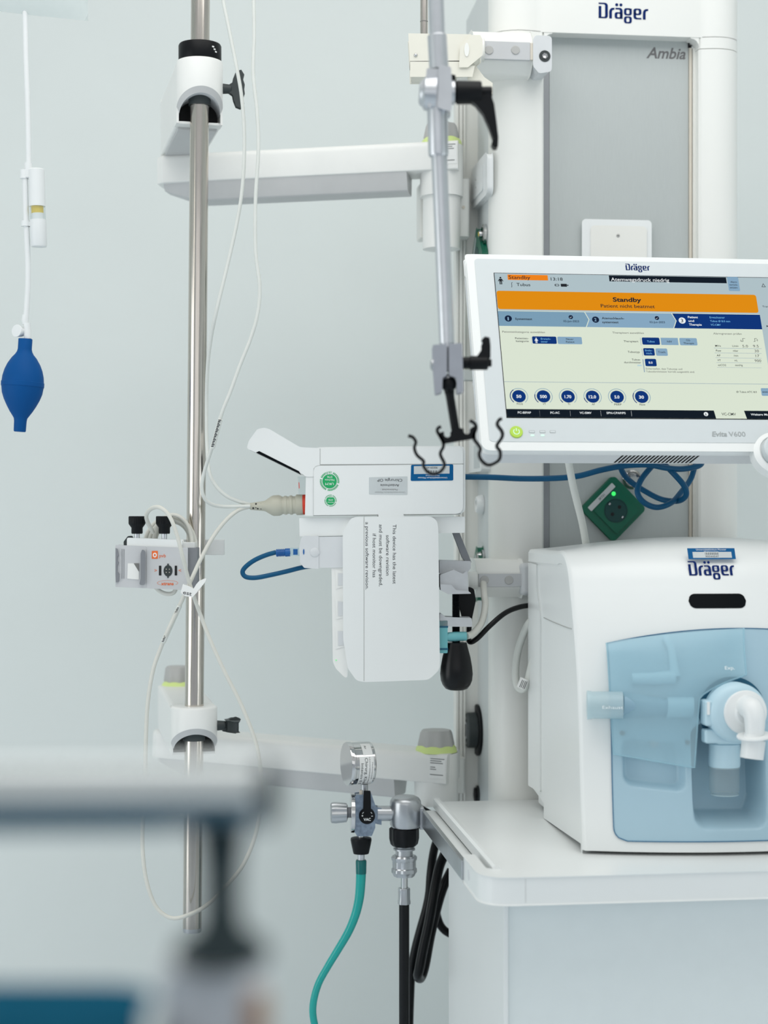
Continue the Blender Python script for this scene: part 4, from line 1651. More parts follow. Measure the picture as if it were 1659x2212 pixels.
mk('valve steel', (138, 152, 168), 0.3, metal=0.8, var=0.25, scale=120)
mk('soft_ink', (120, 122, 122), 0.6)
zt1 = zpx(120, 2.96)
e1 = P(393, 100, 3.28); e1.z = zt1
be1 = P(993, 311, 3.20)
bz1 = zpx(334, 3.25)
arm1, A1 = swivel_arm('swivel_arm', 'upper white swivel arm, seen from below, clamping the steel pole under a black collar', zt1, .116, e1, be1, bz1, None, False, 'v', 1.0)
zt2 = zpx(1530, 2.96)
e2_ = P(386, 100, 3.36); e2_.z = zt2
be2 = P(980, 1624, 3.16)
bz2 = zpx(1580, 3.32)
arm2, A2 = swivel_arm('swivel_arm', 'lower white swivel arm with two grey knobs, its head just above the bed rail', zt2, .092, e2_, be2, bz2, None, True, 'h', .15)

# collar on the pole above the upper head
pc = pole_at(zt1)
t = thing('pole_collar', 'black ring collar on the steel pole above the upper arm head', 'collar', Frame((pc.x, pc.y, zt1)))
m = MB('black plastic')
m.lathe([(.0005, .018), (.0005, .0375), (.003, .0385), (.027, .0385), (.030, .037), (.030, .018)], (0, 0, 0), (0, 0, 1), 48)
m.build('ring', t, smooth=35)
m = MB('sticker white')
for k in range(3):
    a = R(-50 + k * 5)
    m.add([(math.sin(-a) * .0388, -math.cos(a) * .0388, .010 + k * .004), (math.sin(-a + .12) * .0388, -math.cos(-a + .12) * .0388, .010 + k * .004), (math.sin(-a + .12) * .0388, -math.cos(-a + .12) * .0388, .0125 + k * .004), (math.sin(-a) * .0388, -math.cos(a) * .0388, .0125 + k * .004)], [(0, 1, 2, 3)])
m.build('arrow_mark', t)

# bracket that joins the upper arm to the column rail
t = thing('rail_bracket', 'white slide bracket with one screw joining the upper arm to the column rail', 'bracket', C, 'arm brackets on the column rail')
a = C.l(912, 509, .13); b = C.l(1015, 386, .13)
k0 = C.l(985, 450, .13).x
m = MB('ivory plastic'); m.box((a.x, .16, a.z), (k0 + .004, .21, b.z - .004)); m.build('plate', t, bevel=.003)
m = MB('cover white'); m.ext(roundpoly([(k0, .128), (b.x, .128), (b.x, .19), (k0, .19)], .008), a.z, b.z, 'z'); m.build('slide', t, bevel=.001)
p = C.l(1001, 448, .128)
m = MB('warm trim'); m.cyl((p.x, .126, p.z), (p.x, .129, p.z), .003, n=16); m.build('screw', t)
t = thing('rail_bracket', 'white slide bracket joining the lower arm to the column rail above the shelf', 'bracket', C, 'arm brackets on the column rail')
a = C.l(985, 1716, .13); b = C.l(1006, 1640, .13)
m = MB('cover white'); m.ext(roundpoly([(a.x - .01, .14), (b.x, .14), (b.x, .19), (a.x - .01, .19)], .006), a.z, b.z, 'z'); m.build('slide', t, bevel=.001)

# ================================================================== rail clamps on the column front
def rail_clamp(label, x0, x1, ytop, ymid0, ymid1, ybot, yc, caps, endcap, hexcap):
    t = thing('rail_clamp', label, 'rail clamp', C, 'rail clamps on the column front')
    v_ = -.060
    a = C.l(x0, ymid1, v_); b = C.l(x1, ymid0, v_)
    zc = (a.z + b.z) / 2
    zt_ = C.l((x0 + x1) / 2, ytop, 0).z; zb_ = C.l((x0 + x1) / 2, ybot, -.01).z
    m = MB('cover white')
    sec_ = roundpoly([(.045, zb_), (-.030, zb_), (v_ + .004, a.z - .002), (v_ + .004, b.z + .002), (-.035, zt_ - .002), (.045, zt_)], [.0, .02, .008, .01, .02, 0], 6)
    m.ext(sec_, a.x, b.x, 'x')
    m.build('hood', t, smooth=40, bevel=.003)
    m = MB('transducer grey')
    m.box((a.x + .003, v_ - .002, a.z), (b.x - .006, v_ + .012, b.z))
    m.box((b.x - .006, v_ - .001, a.z + .001), (b.x + .002, v_ + .012, b.z - .001), 'warm trim')
    st = m.build('front_strip', t, bevel=.001)
    for px in caps:
        p = C.l(px, yc, v_)
        m = MB('knob grey'); m.lathe([(0, .0080), (.003, .0080), (.0036, .007), (.0036, .0001)], (p.x, v_, p.z), (0, -1, 0), 28); m.build('screw_cap', st, smooth=30)
    e0, e1_ = endcap
    a2 = C.l(e0, ymid1 + 6, v_ + .01); b2 = C.l(e1_, ymid0 - 4, v_ + .01)
    m = MB('cover white')
    m.ext(roundpoly([(v_ - .010, a2.z), (v_ + .030, a2.z), (v_ + .030, b2.z), (v_ - .010, b2.z)], .016), a2.x, b2.x, 'x')
    m.build('end_cap', t, bevel=.002)
    return t


t = rail_clamp('upper rail clamp with white hood on the column front beside the beige clamp block', 1024, 1152, 78, 92, 127, 168, 109, (1056, 1113), (1022, 1043), None)
a = C.l(1152, 158, -.055); b = C.l(1188, 82, -.055)
m = MB('pale grey plastic')
m.ext(roundpoly([(a.x, a.z + .012), (a.x + .010, a.z), (b.x, a.z + .004), (b.x, b.z), (a.x + .004, b.z), (a.x, b.z - .006)], .006), -.062, .005, 'y')
m.build('end_block', t, bevel=.002)
p = C.l(1177, 121, -.063)
m = MB('charcoal'); m.cyl((p.x, -.0628, p.z), (p.x, -.0618, p.z), .0105, n=28); m.lathe([(0, .0055), (.0015, .0055), (.0015, .002), (.0008, .0001)], (p.x, -.0628, p.z), (0, -1, 0), 6, 'bright chrome'); m.build('socket_screw', t)
t = rail_clamp('lower rail clamp with white hood on the column front left of the ventilator', 1030, 1134, 1207, 1239, 1268, 1289, 1253, (1046, 1099), (1008, 1029), None)
a = C.l(1122, 1286, -.05); b = C.l(1146, 1217, -.05)
m = MB('pale grey plastic'); m.box((a.x, -.066, a.z), (b.x + .01, .01, b.z)); m.build('end_block', t, bevel=.008, seg=4)

# ================================================================== beige clamp block with thin rod
BF = Frame(P(878, 165, 2.93), R(0))
t = thing('clamp_block', 'beige metal clamp block with a slot beside the upper rail clamp', 'clamp', BF)


def bp_(px, py, y=0.0):
    v = BF.l(px, py, y)
    return (v.x, v.z)


m = MB('beige block')
m.ext([bp_(887, 130), bp_(1003, 130), bp_(990, 128), bp_(990, 100), bp_(1020, 76), bp_(1003, 75), bp_(883, 74), bp_(880, 82)][0:1] + [bp_(993, 129), bp_(993, 104), bp_(1016, 80), bp_(1016, 76), bp_(884, 74)], 0, .05, 'y')
m.build('jaw', t, bevel=.0025)
m = MB('beige block')
m.ext([bp_(889, 163), bp_(1018, 163), bp_(1022, 145), bp_(996, 145), bp_(993, 136), bp_(889, 136)], 0, .05, 'y')
m.build('jaw', t, bevel=.0025)
m = MB('charcoal'); m.ext([bp_(886, 128.5, .004), bp_(1010, 128.5, .004), bp_(1010, 137.5, .004), bp_(886, 137.5, .004)], .004, .048, 'y'); m.build('slot_lining', t)
m = MB('beige block'); m.ext([bp_(994, 143, -.004), bp_(1010, 143, -.004), bp_(1040, 118, -.004), bp_(1040, 86, -.004), bp_(1036, 78, -.004), bp_(1018, 78, -.004), bp_(996, 104, -.004)], -.004, .046, 'y'); wd = m.build('wedge', t, bevel=.002)
p = bp_(1008, 109)
m = MB('cover white'); m.ext([(p[0] + .0042 * math.cos(R(a)), p[1] + .012 * math.sin(R(a))) for a in range(0, 360, 15)], -.0055, -.0035, 'y'); m.build('end_plug', wd)
p = bp_(898, 119)
m = MB('bright chrome'); m.ball((p[0], 0, p[1]), .0035); m.build('ball_screw', t)
m = MB('beige block'); a = BF.l(1000, 185, .01); m.ext([bp_(1000, 160, .01), bp_(1018, 132, .01), bp_(1045, 168, .01), bp_(1062, 180, .01), bp_(1062, 200, .01), bp_(1024, 200, .01), bp_(1000, 185, .01)], .012, .03, 'y'); m.build('rear_bracket', t, bevel=.002)
m = MB('cover white'); a = BF.l(1003, 177, .025); m.cyl((a.x, .025, a.z - .008), (a.x, .025, a.z + .014), .014, n=28); m.build('pad', t, bevel=.002)
a = P(916, 74, 2.955); b = P(916, -120, 2.955)
t = thing('thin_rod', 'thin steel rod standing in the beige clamp block', 'rod', Frame(a))
m = MB('steel'); m.cyl((0, 0, -.02), (b - a), .0068, n=24); m.build('tube', t, smooth=30)
m = MB('steel'); s_ = P(916, 47, 2.955) - a; m.cyl(s_ - Vector((0, 0, .0008)), s_ + Vector((0, 0, .0008)), .0071, n=24, mat='seam grey'); m.build('joint', t, smooth=30)

# ================================================================== breathing tube holder
HF = Frame(P(960, 200, 2.35), 0)


def hp(px, py, y=0.0):
    return HF.l(px, py, y)


def h2(px, py):
    v = HF.l(px, py)
    return (v.x, v.z)


K = 2.35 / FPX
t = thing('breathing_tube_holder', 'silver jointed tube holder arm with black levers and black tube clips', 'tube holder', HF)
m = MB('dull steel'); m.tubes([hp(938, -120), hp(945, 95)], 17 * K, 32); m.build('rod', t, smooth=30)
m = MB('dull steel'); m.tubes([hp(944, 76), hp(944.2, 78), hp(948, 150)], [19.5 * K, 21 * K, 21 * K], 32); m.build('sleeve', t, smooth=30)
m = MB('dull steel')
c0 = hp(908, 201)
m.lathe([(0, .013), (.002, .017), (.005, .019), (.008, .0235), (.024, .0255)], hp(905, 201), (1, 0, -.06), 40)
m.build('joint_disc', t, smooth=28)
m = MB('dull steel'); m.ext(roundpoly([h2(921, 155), h2(946, 156), h2(949, 200), h2(946, 240), h2(938, 228), h2(925, 240), h2(921, 200)], 3 * K), -.017, .017); m.build('joint_fork', t, bevel=.002)
m = MB('dull steel'); m.ext(roundpoly([h2(948, 150), h2(971, 155), h2(974, 200), h2(972, 247), h2(946, 239), h2(948, 200)], 3 * K), -.022, .022); m.build('joint_fork', t, bevel=.003)
m = MB('dull steel'); m.cyl(hp(972, 200), hp(982, 200), .017, n=30); m.build('spacer', t)
m = MB('dull steel'); m.tubes([hp(944.5, 228), hp(947, 332), hp(947, 338)], [22.5 * K, 22 * K, 20.5 * K], 32); m.build('sleeve', t, smooth=30)
m = MB('dull steel'); m.tubes([hp(948.5, 334), hp(965, 742)], [17.5 * K, 16.5 * K], 32); m.tubes([hp(965.2, 738), hp(965.6, 752)], 13 * K, 32); m.build('rod', t, smooth=30)
m = MB('black plastic')
m.lathe([(-.006, .014), (0, .014), (0, .0150), (.001, .0165), (.034, .0160), (.036, .0145), (.036, .0085), (.050, .0085), (.051, .007), (.051, .0001)], hp(985, 200), (1, 0, 0), 28)
m.ext(roundpoly([h2(1003, 213), h2(1058, 205), h2(1066, 228), h2(1071, 265), h2(1075, 300), h2(1074, 321), h2(1066, 322), h2(1061, 314), h2(1065, 303), h2(1055, 275), h2(1043, 248), h2(1027, 228)], 3 * K), -.010, .008)
m.ext([h2(974, 163), h2(983, 165), h2(984, 182), h2(978, 182)], -.006, .006)
m.build('clamping_lever', t, bevel=.003, seg=3)
# lower clamp
m = MB('clamp silver')
m.ext(roundpoly([h2(935, 749), h2(963, 747), h2(963, 812), h2(954, 818), h2(953, 848), h2(941, 852), h2(937, 800)], 2 * K), -.018, .018)
m.ext(roundpoly([h2(970, 747), h2(996, 745), h2(999, 848), h2(987, 850), h2(986, 818), h2(970, 812)], 2 * K), -.018, .018)
m.ext([h2(962, 752), h2(971, 752), h2(971, 800), h2(962, 800)], -.012, .018, 'y', 'gap grey')
m.build('ball_clamp', t, bevel=.0015)
m = MB('satin silver'); m.lathe([(0, .0085), (.003, .008), (.005, .005), (.005, .0001)], hp(937, 788), (-1, 0, 0), 24); m.build('clamp_bolt', t)
m = MB('black plastic')
m.lathe([(-.002, .0085), (.010, .0085), (.010, .0100), (.034, .0100), (.036, .009), (.036, .0055), (.041, .0055), (.041, .0001)], hp(999, 784), (1, 0, 0), 24)
m.ext(roundpoly([h2(1030, 772), h2(1041, 756), h2(1041, 746), h2(1044, 741), h2(1041, 735), h2(1047, 729), h2(1056, 731), h2(1058, 748), h2(1058, 774)], 2 * K), -.007, .006)
m.build('small_lever', t, bevel=.0022, seg=3)
m = MB('satin silver'); m.ball(hp(968, 824) + Vector((0, -.002, 0)), .0105); m.build('ball_seat', t)
m = MB('black plastic')
m.ball(hp(969, 830) + Vector((0, -.004, 0)), .0112, 24)
m.tubes([hp(969, 832), hp(972, 855), hp(985, 935)], [.0085, .0062, .0062], 16)
cl = m.build('clip_stem', t, smooth=50)
m = MB('black plastic')
n1 = [h2(966 + 8.5 * math.cos(R(a)), 938 + 8.5 * math.sin(R(a))) for a in range(200, -21, -20)]
n2 = [h2(1008 + 8.5 * math.cos(R(a)), 931 + 8.5 * math.sin(R(a))) for a in range(200, -21, -20)]
m.ext([h2(956, 958), h2(951, 947), h2(947, 938), h2(956, 934)] + n1 + [h2(977, 930), h2(994, 926)] + n2 + [h2(1019, 925), h2(1025, 922), h2(1026, 946)], -.008, .008)
m.build('clip_bar', t, bevel=.001)
m = MB('black rubber')
L1 = [(881.6, 941.5), (891.7, 945), (898, 955), (895, 968), (900.6, 983), (914.5, 996), (914.5, 1006), (923, 1019), (936, 1024), (951, 1019), (960, 1003.5), (951, 981), (957.5, 965.5), (956, 953), (945, 933), (946, 925), (952.5, 922)]
m.strip([h2(*p_) for p_ in L1], 6.6 * K, -.008, .008)
m.build('tube_clip', t, smooth=60)
m = MB('black rubber')
L2 = [(1014.5, 908.6), (1024.6, 915), (1028, 925), (1023, 940), (1024.6, 950), (1037, 968), (1034.7, 981), (1038.5, 993), (1050, 1003.5), (1062.5, 1003.5), (1078, 993), (1080, 975.6), (1073, 963), (1084, 945), (1084, 932.6), (1074, 917.5), (1078, 907), (1084, 905)]
m.strip([h2(*p_) for p_ in L2], 6.6 * K, -.008, .008)
m.build('tube_clip', t, smooth=60)

# ================================================================== patient monitor and its dock
MF = Frame(P(829, 1113, 2.93), R(2))
K2 = 2.93 / FPX


def mp(px, py, y=0.0):
    v = MF.l(px, py, y)
    return (v.x, v.z)


def pts(l_, y=0.0):
    return [mp(a_, b_, y) for a_, b_ in l_]


def upside(mesh, body, px, py, hpx, y, wpx, mat='dark ink', align='c', rot=180.0, bold=0.0):
    a_ = mp(px, py, y)
    mesh.text(body, a_[0], a_[1], hpx * K2, y, mat, width=wpx * K2, align=align, rot=rot, bold=bold)


t = thing('patient_monitor', 'white portable patient monitor mounted upside down with green check stickers', 'patient monitor', MF)
m = MB('housing white')
m.ext(roundpoly(pts([(677, 1113), (1003, 1110), (1003, 965), (690, 968), (677, 975)]), [0, .014, .010, .002, .002]), 0, .085)
m.build('housing', t, bevel=.003, seg=3)
m = MB('housing white')
m.ext(roundpoly(pts([(678.5, 1112), (999, 1109), (999, 1004), (678.5, 1007)]), [0, .013, .001, .010]), -.003, .002)
sc_ = m.build('side_cover', t, bevel=.0012)
m = MB('housing white')
m.ext(roundpoly(pts([(692, 1002), (692, 969), (999, 966), (999, 1001)]), [.001, .001, .009, .001]), -.0022, .002)
m.build('base_cover', t, bevel=.0012)
m = MB('seam line')


def seam(l_, y_, w_=.0008):
    v_ = [MF.l(a_, b_, y_) for a_, b_ in l_]
    m.tubes(v_, w_, 5)


seam([(692, 1003.6), (1001, 1002.6)], -.0012, .0011)
seam([(678, 1012), (678, 1113)], -.0014, .0009)
seam([(691.5, 969), (691.5, 1004)], -.0018, .0008)
seam([(677, 1113.4), (900, 1112), (995, 1110.5)], -.0005, .0013)
seam([(661, 1029.5), (677, 1029.5)], -.0012, .0007)
m.build('panel_seams', t)
m = MB('housing white')
m.ext(roundpoly(pts([(534, 968), (538, 953), (556, 928), (571, 925), (582, 928), (648, 967), (691, 969), (691, 1004), (682, 1006), (677, 1012), (677, 1029), (661, 1029), (655, 1024)]),
                [.003, .003, .006, .003, .006, .004, 0, 0, .002, .002, .001, .001, .008]), -.002, .08)
m.build('handle', t, bevel=.003, seg=3)
m = MB('window black')
m.ext(pts([(553, 977.5), (650, 1025), (646, 1018), (560, 974.5)]), -.0024, .06)
m.build('handle_slot', t)
m = MB('housing white')
m.ext(pts([(662, 1030), (677, 1030), (677, 1113), (660, 1113)]), -.001, .08)
m.build('front_bezel', t, bevel=.001)
m = MB('clear glass'); m.ext(pts([(643, 1029), (662, 1029), (662, 1068), (645, 1068)]), .004, .06); cw = m.build('clear_window', t)
m = MB('red ring'); m.ext(pts([(645, 1042), (646.5, 1042), (647, 1055), (645.5, 1055)]), .002, .004); m.build('alarm_light', cw)
# stickers
m = MB('sticker green')
for (cx_, cy_, r1, r2) in ((712, 1039.5, 21, 15.5), (714, 1081.5, 13, 9.5)):
    c_ = mp(cx_, cy_, -.003)
    m.ext([(c_[0] + r2 * K2 * math.cos(R(a)), c_[1] + r2 * K2 * math.sin(R(a))) for a in range(0, 360, 15)], -.0034, -.003)
    for a in range(0, 360, 9):
        if (a // 9) % 10 in (8,):
            continue
        ca, sa = math.cos(R(a)), math.sin(R(a))
        p0 = (c_[0] + (r2 + 1.5) * K2 * ca, c_[1] + (r2 + 1.5) * K2 * sa); p1 = (c_[0] + r1 * K2 * ca, c_[1] + r1 * K2 * sa)
        w_ = r1 * .045 * K2
        m.add([(p0[0] - sa * w_, -.0033, p0[1] + ca * w_), (p0[0] + sa * w_, -.0033, p0[1] - ca * w_), (p1[0] + sa * w_, -.0033, p1[1] - ca * w_), (p1[0] - sa * w_, -.0033, p1[1] + ca * w_)], [(0, 1, 2, 3)])
upside(m, '2023', 712, 1020, 5, -.0036, 17, 'white ink')
upside(m, 'STK', 712, 1028, 4.5, -.0036, 12, 'white ink')
upside(m, 'Nächste', 712, 1035, 4, -.0036, 20, 'white ink')
upside(m, 'UKM', 712, 1043, 5, -.0036, 18, 'white ink')
upside(m, '2023', 714, 1072, 3, -.0036, 10, 'white ink'); upside(m, 'MTK', 714, 1078, 3.4, -.0036, 10, 'white ink'); upside(m, 'Nächste', 714, 1084, 2.6, -.0036, 13, 'white ink')
m.build('check_stickers', sc_)
m = MB('sticker silver')
m.ext(roundpoly(pts([(797, 1068), (880, 1069), (880, 1029), (797, 1031)], -.003), .0015), -.0034, -.003)
upside(m, 'Chirurgie OP', 842, 1034.5, 6.2, -.0036, 54, 'dark ink')
upside(m, 'Anästhesie', 842, 1046, 5.2, -.0036, 41, 'dark ink')
upside(m, '- Medizintechnik -', 842, 1056, 3.6, -.0036, 41, 'grey ink')
upside(m, 'Universitätsklinikum Münster', 842, 1062, 3.4, -.0036, 66, 'light ink')
m.build('grey_label', sc_)
m = MB('sticker blue')
m.ext(roundpoly(pts([(887, 1039), (979, 1038), (979, 1003), (888, 1004)], -.003), .0025), -.0034, -.003)
m.ext(pts([(894, 1024), (971, 1023), (971, 1006), (894, 1007)], -.003), -.0037, -.0033, 'y', 'sticker silver')
upside(m, '90039147', 933, 1008, 4.4, -.0039, 24, 'dark ink')
upside(m, 'Universitätsklinikum Münster', 934, 1030.5, 3.6, -.0039, 64, 'white ink'); upside(m, 'Medizintechnik', 934, 1026, 2.4, -.0039, 30, 'white ink')
for k in range(14):
    if k % 3 != 1:
        a = mp(921 + k * 1.8, 1022, -.003); m.box((a[0], -.0039, a[1]), (a[0] + .9 * K2, -.0036, a[1] + 6 * K2), 'dark ink')
m.build('blue_label', sc_)

t = thing('monitor_dock', 'white docking module under the patient monitor with software revision notice', 'docking station', MF)
m = MB('housing white')
m.ext(roundpoly(pts([(648, 1158), (1004, 1150), (1004, 1117), (647, 1120)]), .001), .006, .070)
m.ext(pts([(818, 1120), (873, 1119), (869, 1108), (818, 1108)]), -.004, .03)
m.build('mounting_bar', t, bevel=.0015)
m = MB('housing white')
m.ext(roundpoly(pts([(787, 1472), (926, 1467), (949, 1444), (945, 1116), (787, 1117)]), [.001, .018, .018, .020, .001]), -.006, .066)
m.build('case_lid', t, bevel=.0025, seg=3)
m = MB('housing white')
m.ext(roundpoly(pts([(785.5, 1472), (770, 1468), (752, 1443), (742, 1380), (741, 1150), (760, 1117), (785.5, 1117)]), [.001, .010, .012, .01, .01, .016, .001]), -.006, .066)
m.build('case_base', t, bevel=.0025, seg=3)
m = MB('seam line')
seam([(786.3, 1118), (786.3, 1471)], -.0052, .0012)
m.build('case_seam', t)
m = MB('arm white')
m.ext(roundpoly(pts([(750, 1468), (726, 1444), (720, 1430), (717, 1227), (752, 1227)]), [.004, .006, .01, .001, 0]), .004, .060)
sd_ = m.build('slot_column', t, bevel=.002)
for (ya, yb) in ((1232, 1271), (1293, 1337), (1357, 1401)):
    m = MB('pale grey plastic')
    m.ext(pts([(727, yb), (746, yb - 5), (746, ya + 3), (725, ya)]), .0030, .02, 'y', 'arm white')
    m.ext(pts([(731, yb - 7), (744, yb - 8), (744, ya + 8), (731, ya + 7)]), .0022, .01, 'y', 'pale grey plastic')
    m.build('module_slot', sd_, bevel=.0008)
m = MB('led green'); a = mp(726, 1426, .004); m.ball((a[0], .003, a[1]), .001, 8); m.build('led', sd_)
m = MB('pale grey plastic')
m.ext(roundpoly(pts([(688, 1226), (742, 1226), (742, 1159), (688, 1160)]), .0005), .002, .05)
m.build('adapter_body', t, bevel=.001)
m = MB('pale grey plastic')
m.ext(roundpoly(pts([(686.5, 1227), (658, 1225), (650, 1215), (648, 1185), (652, 1163), (658, 1159), (686.5, 1160)]), [0, .003, .006, .006, .005, .002, 0]), .001, .05)
ad = m.build('adapter_head', t, bevel=.0015)
m = MB('pale grey plastic'); a = mp(680, 1193, .0); m.lathe([(-.001, .0080), (.0008, .0080), (.0012, .0072), (.0012, .0001)], (a[0], .001, a[1]), (0, -1, 0), 28); m.build('adapter_button', ad, smooth=30)
m = MB('blue boot'); a = mp(656, 1192, .0); m.ext([(a[0] + .0013 * math.cos(R(q_)), a[1] + .005 * math.sin(R(q_))) for q_ in range(0, 360, 20)], .0004, .002); m.build('adapter_mark', ad)
m = MB('dark ink')
for s_, px, y0_, y1_ in (('This device has the latest', 848.5, 1133, 1261), ('software revision', 834, 1156, 1243), ('and must be downgraded,', 819, 1133, 1266), ('if host monitor has', 805, 1153, 1247), ('a previous software revision.', 789.5, 1128, 1273)):
    a = mp(px, y0_, -.006)
    m.text(s_, a[0], a[1], 7.6 * K2, -.0064, 'dark ink', width=(y1_ - y0_) * K2, rot=-90)
m.build('notice_text', t)
m = MB('housing white'); m.ext(roundpoly(pts([(788, 1280), (868, 1281), (867, 1124), (788, 1125)], -.006), .0015), -.0062, -.0059); m.build('notice_label', t)

# clamp and bracket behind the dock
t = thing('monitor_clamp', 'grey metal clamp with threaded spindle and big black grip holding the patient monitor', 'clamp', MF)
m = MB('cast zinc')
m.ext(roundpoly(pts([(951, 1240), (1010, 1240), (1019, 1228), (1019, 1213), (951, 1211)]), .002), .02, .05)
m.ext(roundpoly(pts([(951, 1256), (951, 1242), (980, 1231), (1000, 1240), (1010, 1232), (1012, 1283), (1000, 1275), (985, 1280), (965, 1282), (951, 1270)]), .003), .0, .04)
m.ext(roundpoly(pts([(951, 1262), (975, 1263), (985, 1275), (1010, 1276), (1018, 1282), (968, 1283), (952, 1275)]), .001), -.006, .03)
m.build('jaw', t, bevel=.0015)
m = MB('cast zinc')
m.ext(roundpoly(pts([(951, 1325), (962, 1334), (1018, 1336), (1019, 1353), (951, 1352)]), .002), .0, .035)
m.build('jaw', t, bevel=.0015)
m = MB('gap grey'); m.ext(pts([(983, 1153), (995, 1153), (1020, 1215), (1016, 1222), (1003, 1205)]), .03, .05); m.build('strut', t, bevel=.001)
m = MB('black plastic')
a = MF.l(985, 1275, .015); b = MF.l(985, 1395, .015)
n_ = 110
m.tubes([a + (b - a) * (i / n_) for i in range(n_ + 1)], [.0062 + .0010 * (i % 2) for i in range(n_ + 1)], 20)
m.build('threaded_spindle', t, smooth=10)
m = MB('black rubber')
a = MF.l(986, 1386, .015)
pr = [(1386, 10), (1388, 22), (1400, 25), (1418, 30), (1440, 34), (1456, 35.5), (1470, 34), (1480, 30), (1488, 24), (1491, 16), (1492, .1)]
m.lobed([((y_ - 1386) * K2, r_ * K2) for y_, r_ in pr], a, (0, 0, -1), 6, .012, 72)
m.build('grip', t, smooth=50)

# plugs and cords around the clamp
t = thing('teal_plug', 'teal plug with grey cord on the right side of the monitor dock', 'plug', MF)
m = MB('teal plug')
m.ext(roundpoly(pts([(949, 1410), (966, 1410), (966, 1341), (949, 1341)]), .0015), .0, .016)
m.ext(pts([(948, 1353), (967, 1353), (967, 1355), (948, 1355)]), -.0004, .0164, 'y', 'deep blue')
m.ext(pts([(948, 1401), (967, 1401), (967, 1403), (948, 1403)]), -.0004, .0164, 'y', 'deep blue')
m.build('plug_body', t, bevel=.0012)
m = MB('teal plug'); a = MF.l(966, 1376, .008); b = MF.l(1008, 1374, .008); m.tubes([a, a + (b - a) * .4, b], [.0080, .0088, .0078], 20); m.build('strain_relief', t)
m = MB('gap grey')
m.tubes(spline([b, MF.l(1022, 1368, .02), MF.l(1040, 1345, .04), MF.l(1048, 1310, .05), MF.l(1046, 1285, .06), MF.l(1044, 1260, .09)], 8), .0062, 12, 'cable grey')
m.build('cord', t)
t = thing('power_plug', 'black power plug and cord in front of the green socket beside the monitor clamp', 'plug', MF)
m = MB('black plastic')
m.ext(roundpoly(pts([(1000, 1276), (1026, 1276), (1030, 1300), (1022, 1338), (1008, 1338), (1000, 1305)]), .004), .05, .075)
m.build('plug_body', t, bevel=.003)
m = MB('black rubber')
m.tubes(spline([MF.l(1015, 1330, .0625), MF.l(1013, 1362, .06), MF.l(1014, 1386, .05), MF.l(1030, 1380, .045), MF.l(1058, 1352, .04), MF.l(1090, 1325, .05), MF.l(1120, 1312, .07), MF.l(1150, 1308, .09), MF.l(1200, 1312, .1)], 8), .0048, 12)
m.build('cord', t)
cable('grey_cord', 'thick pale grey cord looping behind the left side of the ventilator', 'cable',
      [(1160, 1330, 3.0), (1140, 1350, 3.02), (1122, 1395, 3.04), (1114, 1440, 3.04), (1116, 1478, 3.03), (1128, 1490, 3.02), (1140, 1470, 3.01), (1152, 1420, 3.0), (1165, 1380, 3.0)], .0066, 'cable light')
m = MB('sticker white')
cf = Frame(P(1130, 1478, 3.0), 0, 0, R(68))
t = thing('cord_label', 'small printed label wrapped around the grey cord loop', 'label', cf)
m.cyl((-.009, .006, 0), (.010, .006, 0), .0085, n=20)
for k in range(4):
    m.box((-.007, -.0028, -.005 + k * .003), (.007, -.0020, -.0042 + k * .003), 'dark ink')
m.build('wrap', t)

# ================================================================== sensor cables
t_conn = MF.l(657, 1090, .03)
cF = Frame(MF.M @ t_conn, R(2))
t = thing('sensor_cable', 'long grey sensor cable from the monitor plug, crossing the pole in a big loop', 'cable', cF)


def cw_(px, py, Y=2.93):
    return cF.w(P(px, py, Y))


c0_ = Vector((0, 0, 0)); c1_ = cw_(540, 1094, 2.955)
ax = (c1_ - c0_).normalized()
K3 = 2.95 / FPX
m = MB('connector grey')
pr = [(0, 18), (3, 22), (16, 22.5), (19, 19), (24, 19), (26, 21), (30, 21), (32, 19), (36, 19), (38, 20.5), (42, 20.5), (44, 19), (47, 19), (50, 21), (54, 22.5), (66, 22.5), (70, 21), (84, 12), (87, 11), (116, 7.5), (118, 5)]
m.lathe([(d_ * K3, r_ * K3) for d_, r_ in pr], c0_, ax, 36)
pl_ = m.build('plug', t, smooth=30)
m = MB('red ring'); m.lathe([(-5 * K3, 20 * K3), (-4 * K3, 21.8 * K3), (2.6 * K3, 21.8 * K3), (3 * K3, 20 * K3)], c0_, ax, 36); m.build('red_ring', pl_, smooth=30)
m = MB('matte black')
for d_, zz in ((93, 4), (93, -5), (100, -5), (104, 5), (110, -4), (104, -2)):
    q_ = ax * (d_ * K3) + Vector((0, -8.6 * K3, zz * K3)); m.box(q_ - Vector((.0012, 0, .0016)), q_ + Vector((.0012, .002, .0016)))
m.build('relief_slots', pl_)
m = MB('cable grey')
big = [(541, 1094, 2.955), (515, 1102, 2.95), (488, 1124, 2.94), (460, 1160, 2.93), (435, 1205, 2.92), (412, 1255, 2.91), (388, 1308, 2.91), (366, 1355, 2.91), (347, 1400, 2.92), (330, 1450, 2.92), (319, 1520, 2.92), (315, 1600, 2.92), (313, 1700, 2.92), (308, 1790, 2.92), (309, 1850, 2.92), (318, 1910, 2.92), (338, 1960, 2.92), (370, 1983, 2.92), (408, 1976, 2.92), (450, 1953, 2.93), (490, 1912, 2.93), (525, 1868, 2.93), (549, 1812, 2.93), (560, 1760, 2.93), (564, 1700, 2.93), (560, 1640, 2.92), (548, 1590, 2.92), (520, 1520, 2.92), (487, 1455, 2.92), (455, 1385, 2.92), (430, 1320, 2.92), (410, 1262, 2.895), (395, 1205, 2.87), (382, 1155, 2.865), (366, 1115, 2.865), (345, 1096, 2.87), (325, 1100, 2.89), (316, 1118, 2.91), (330, 1150, 2.95)]
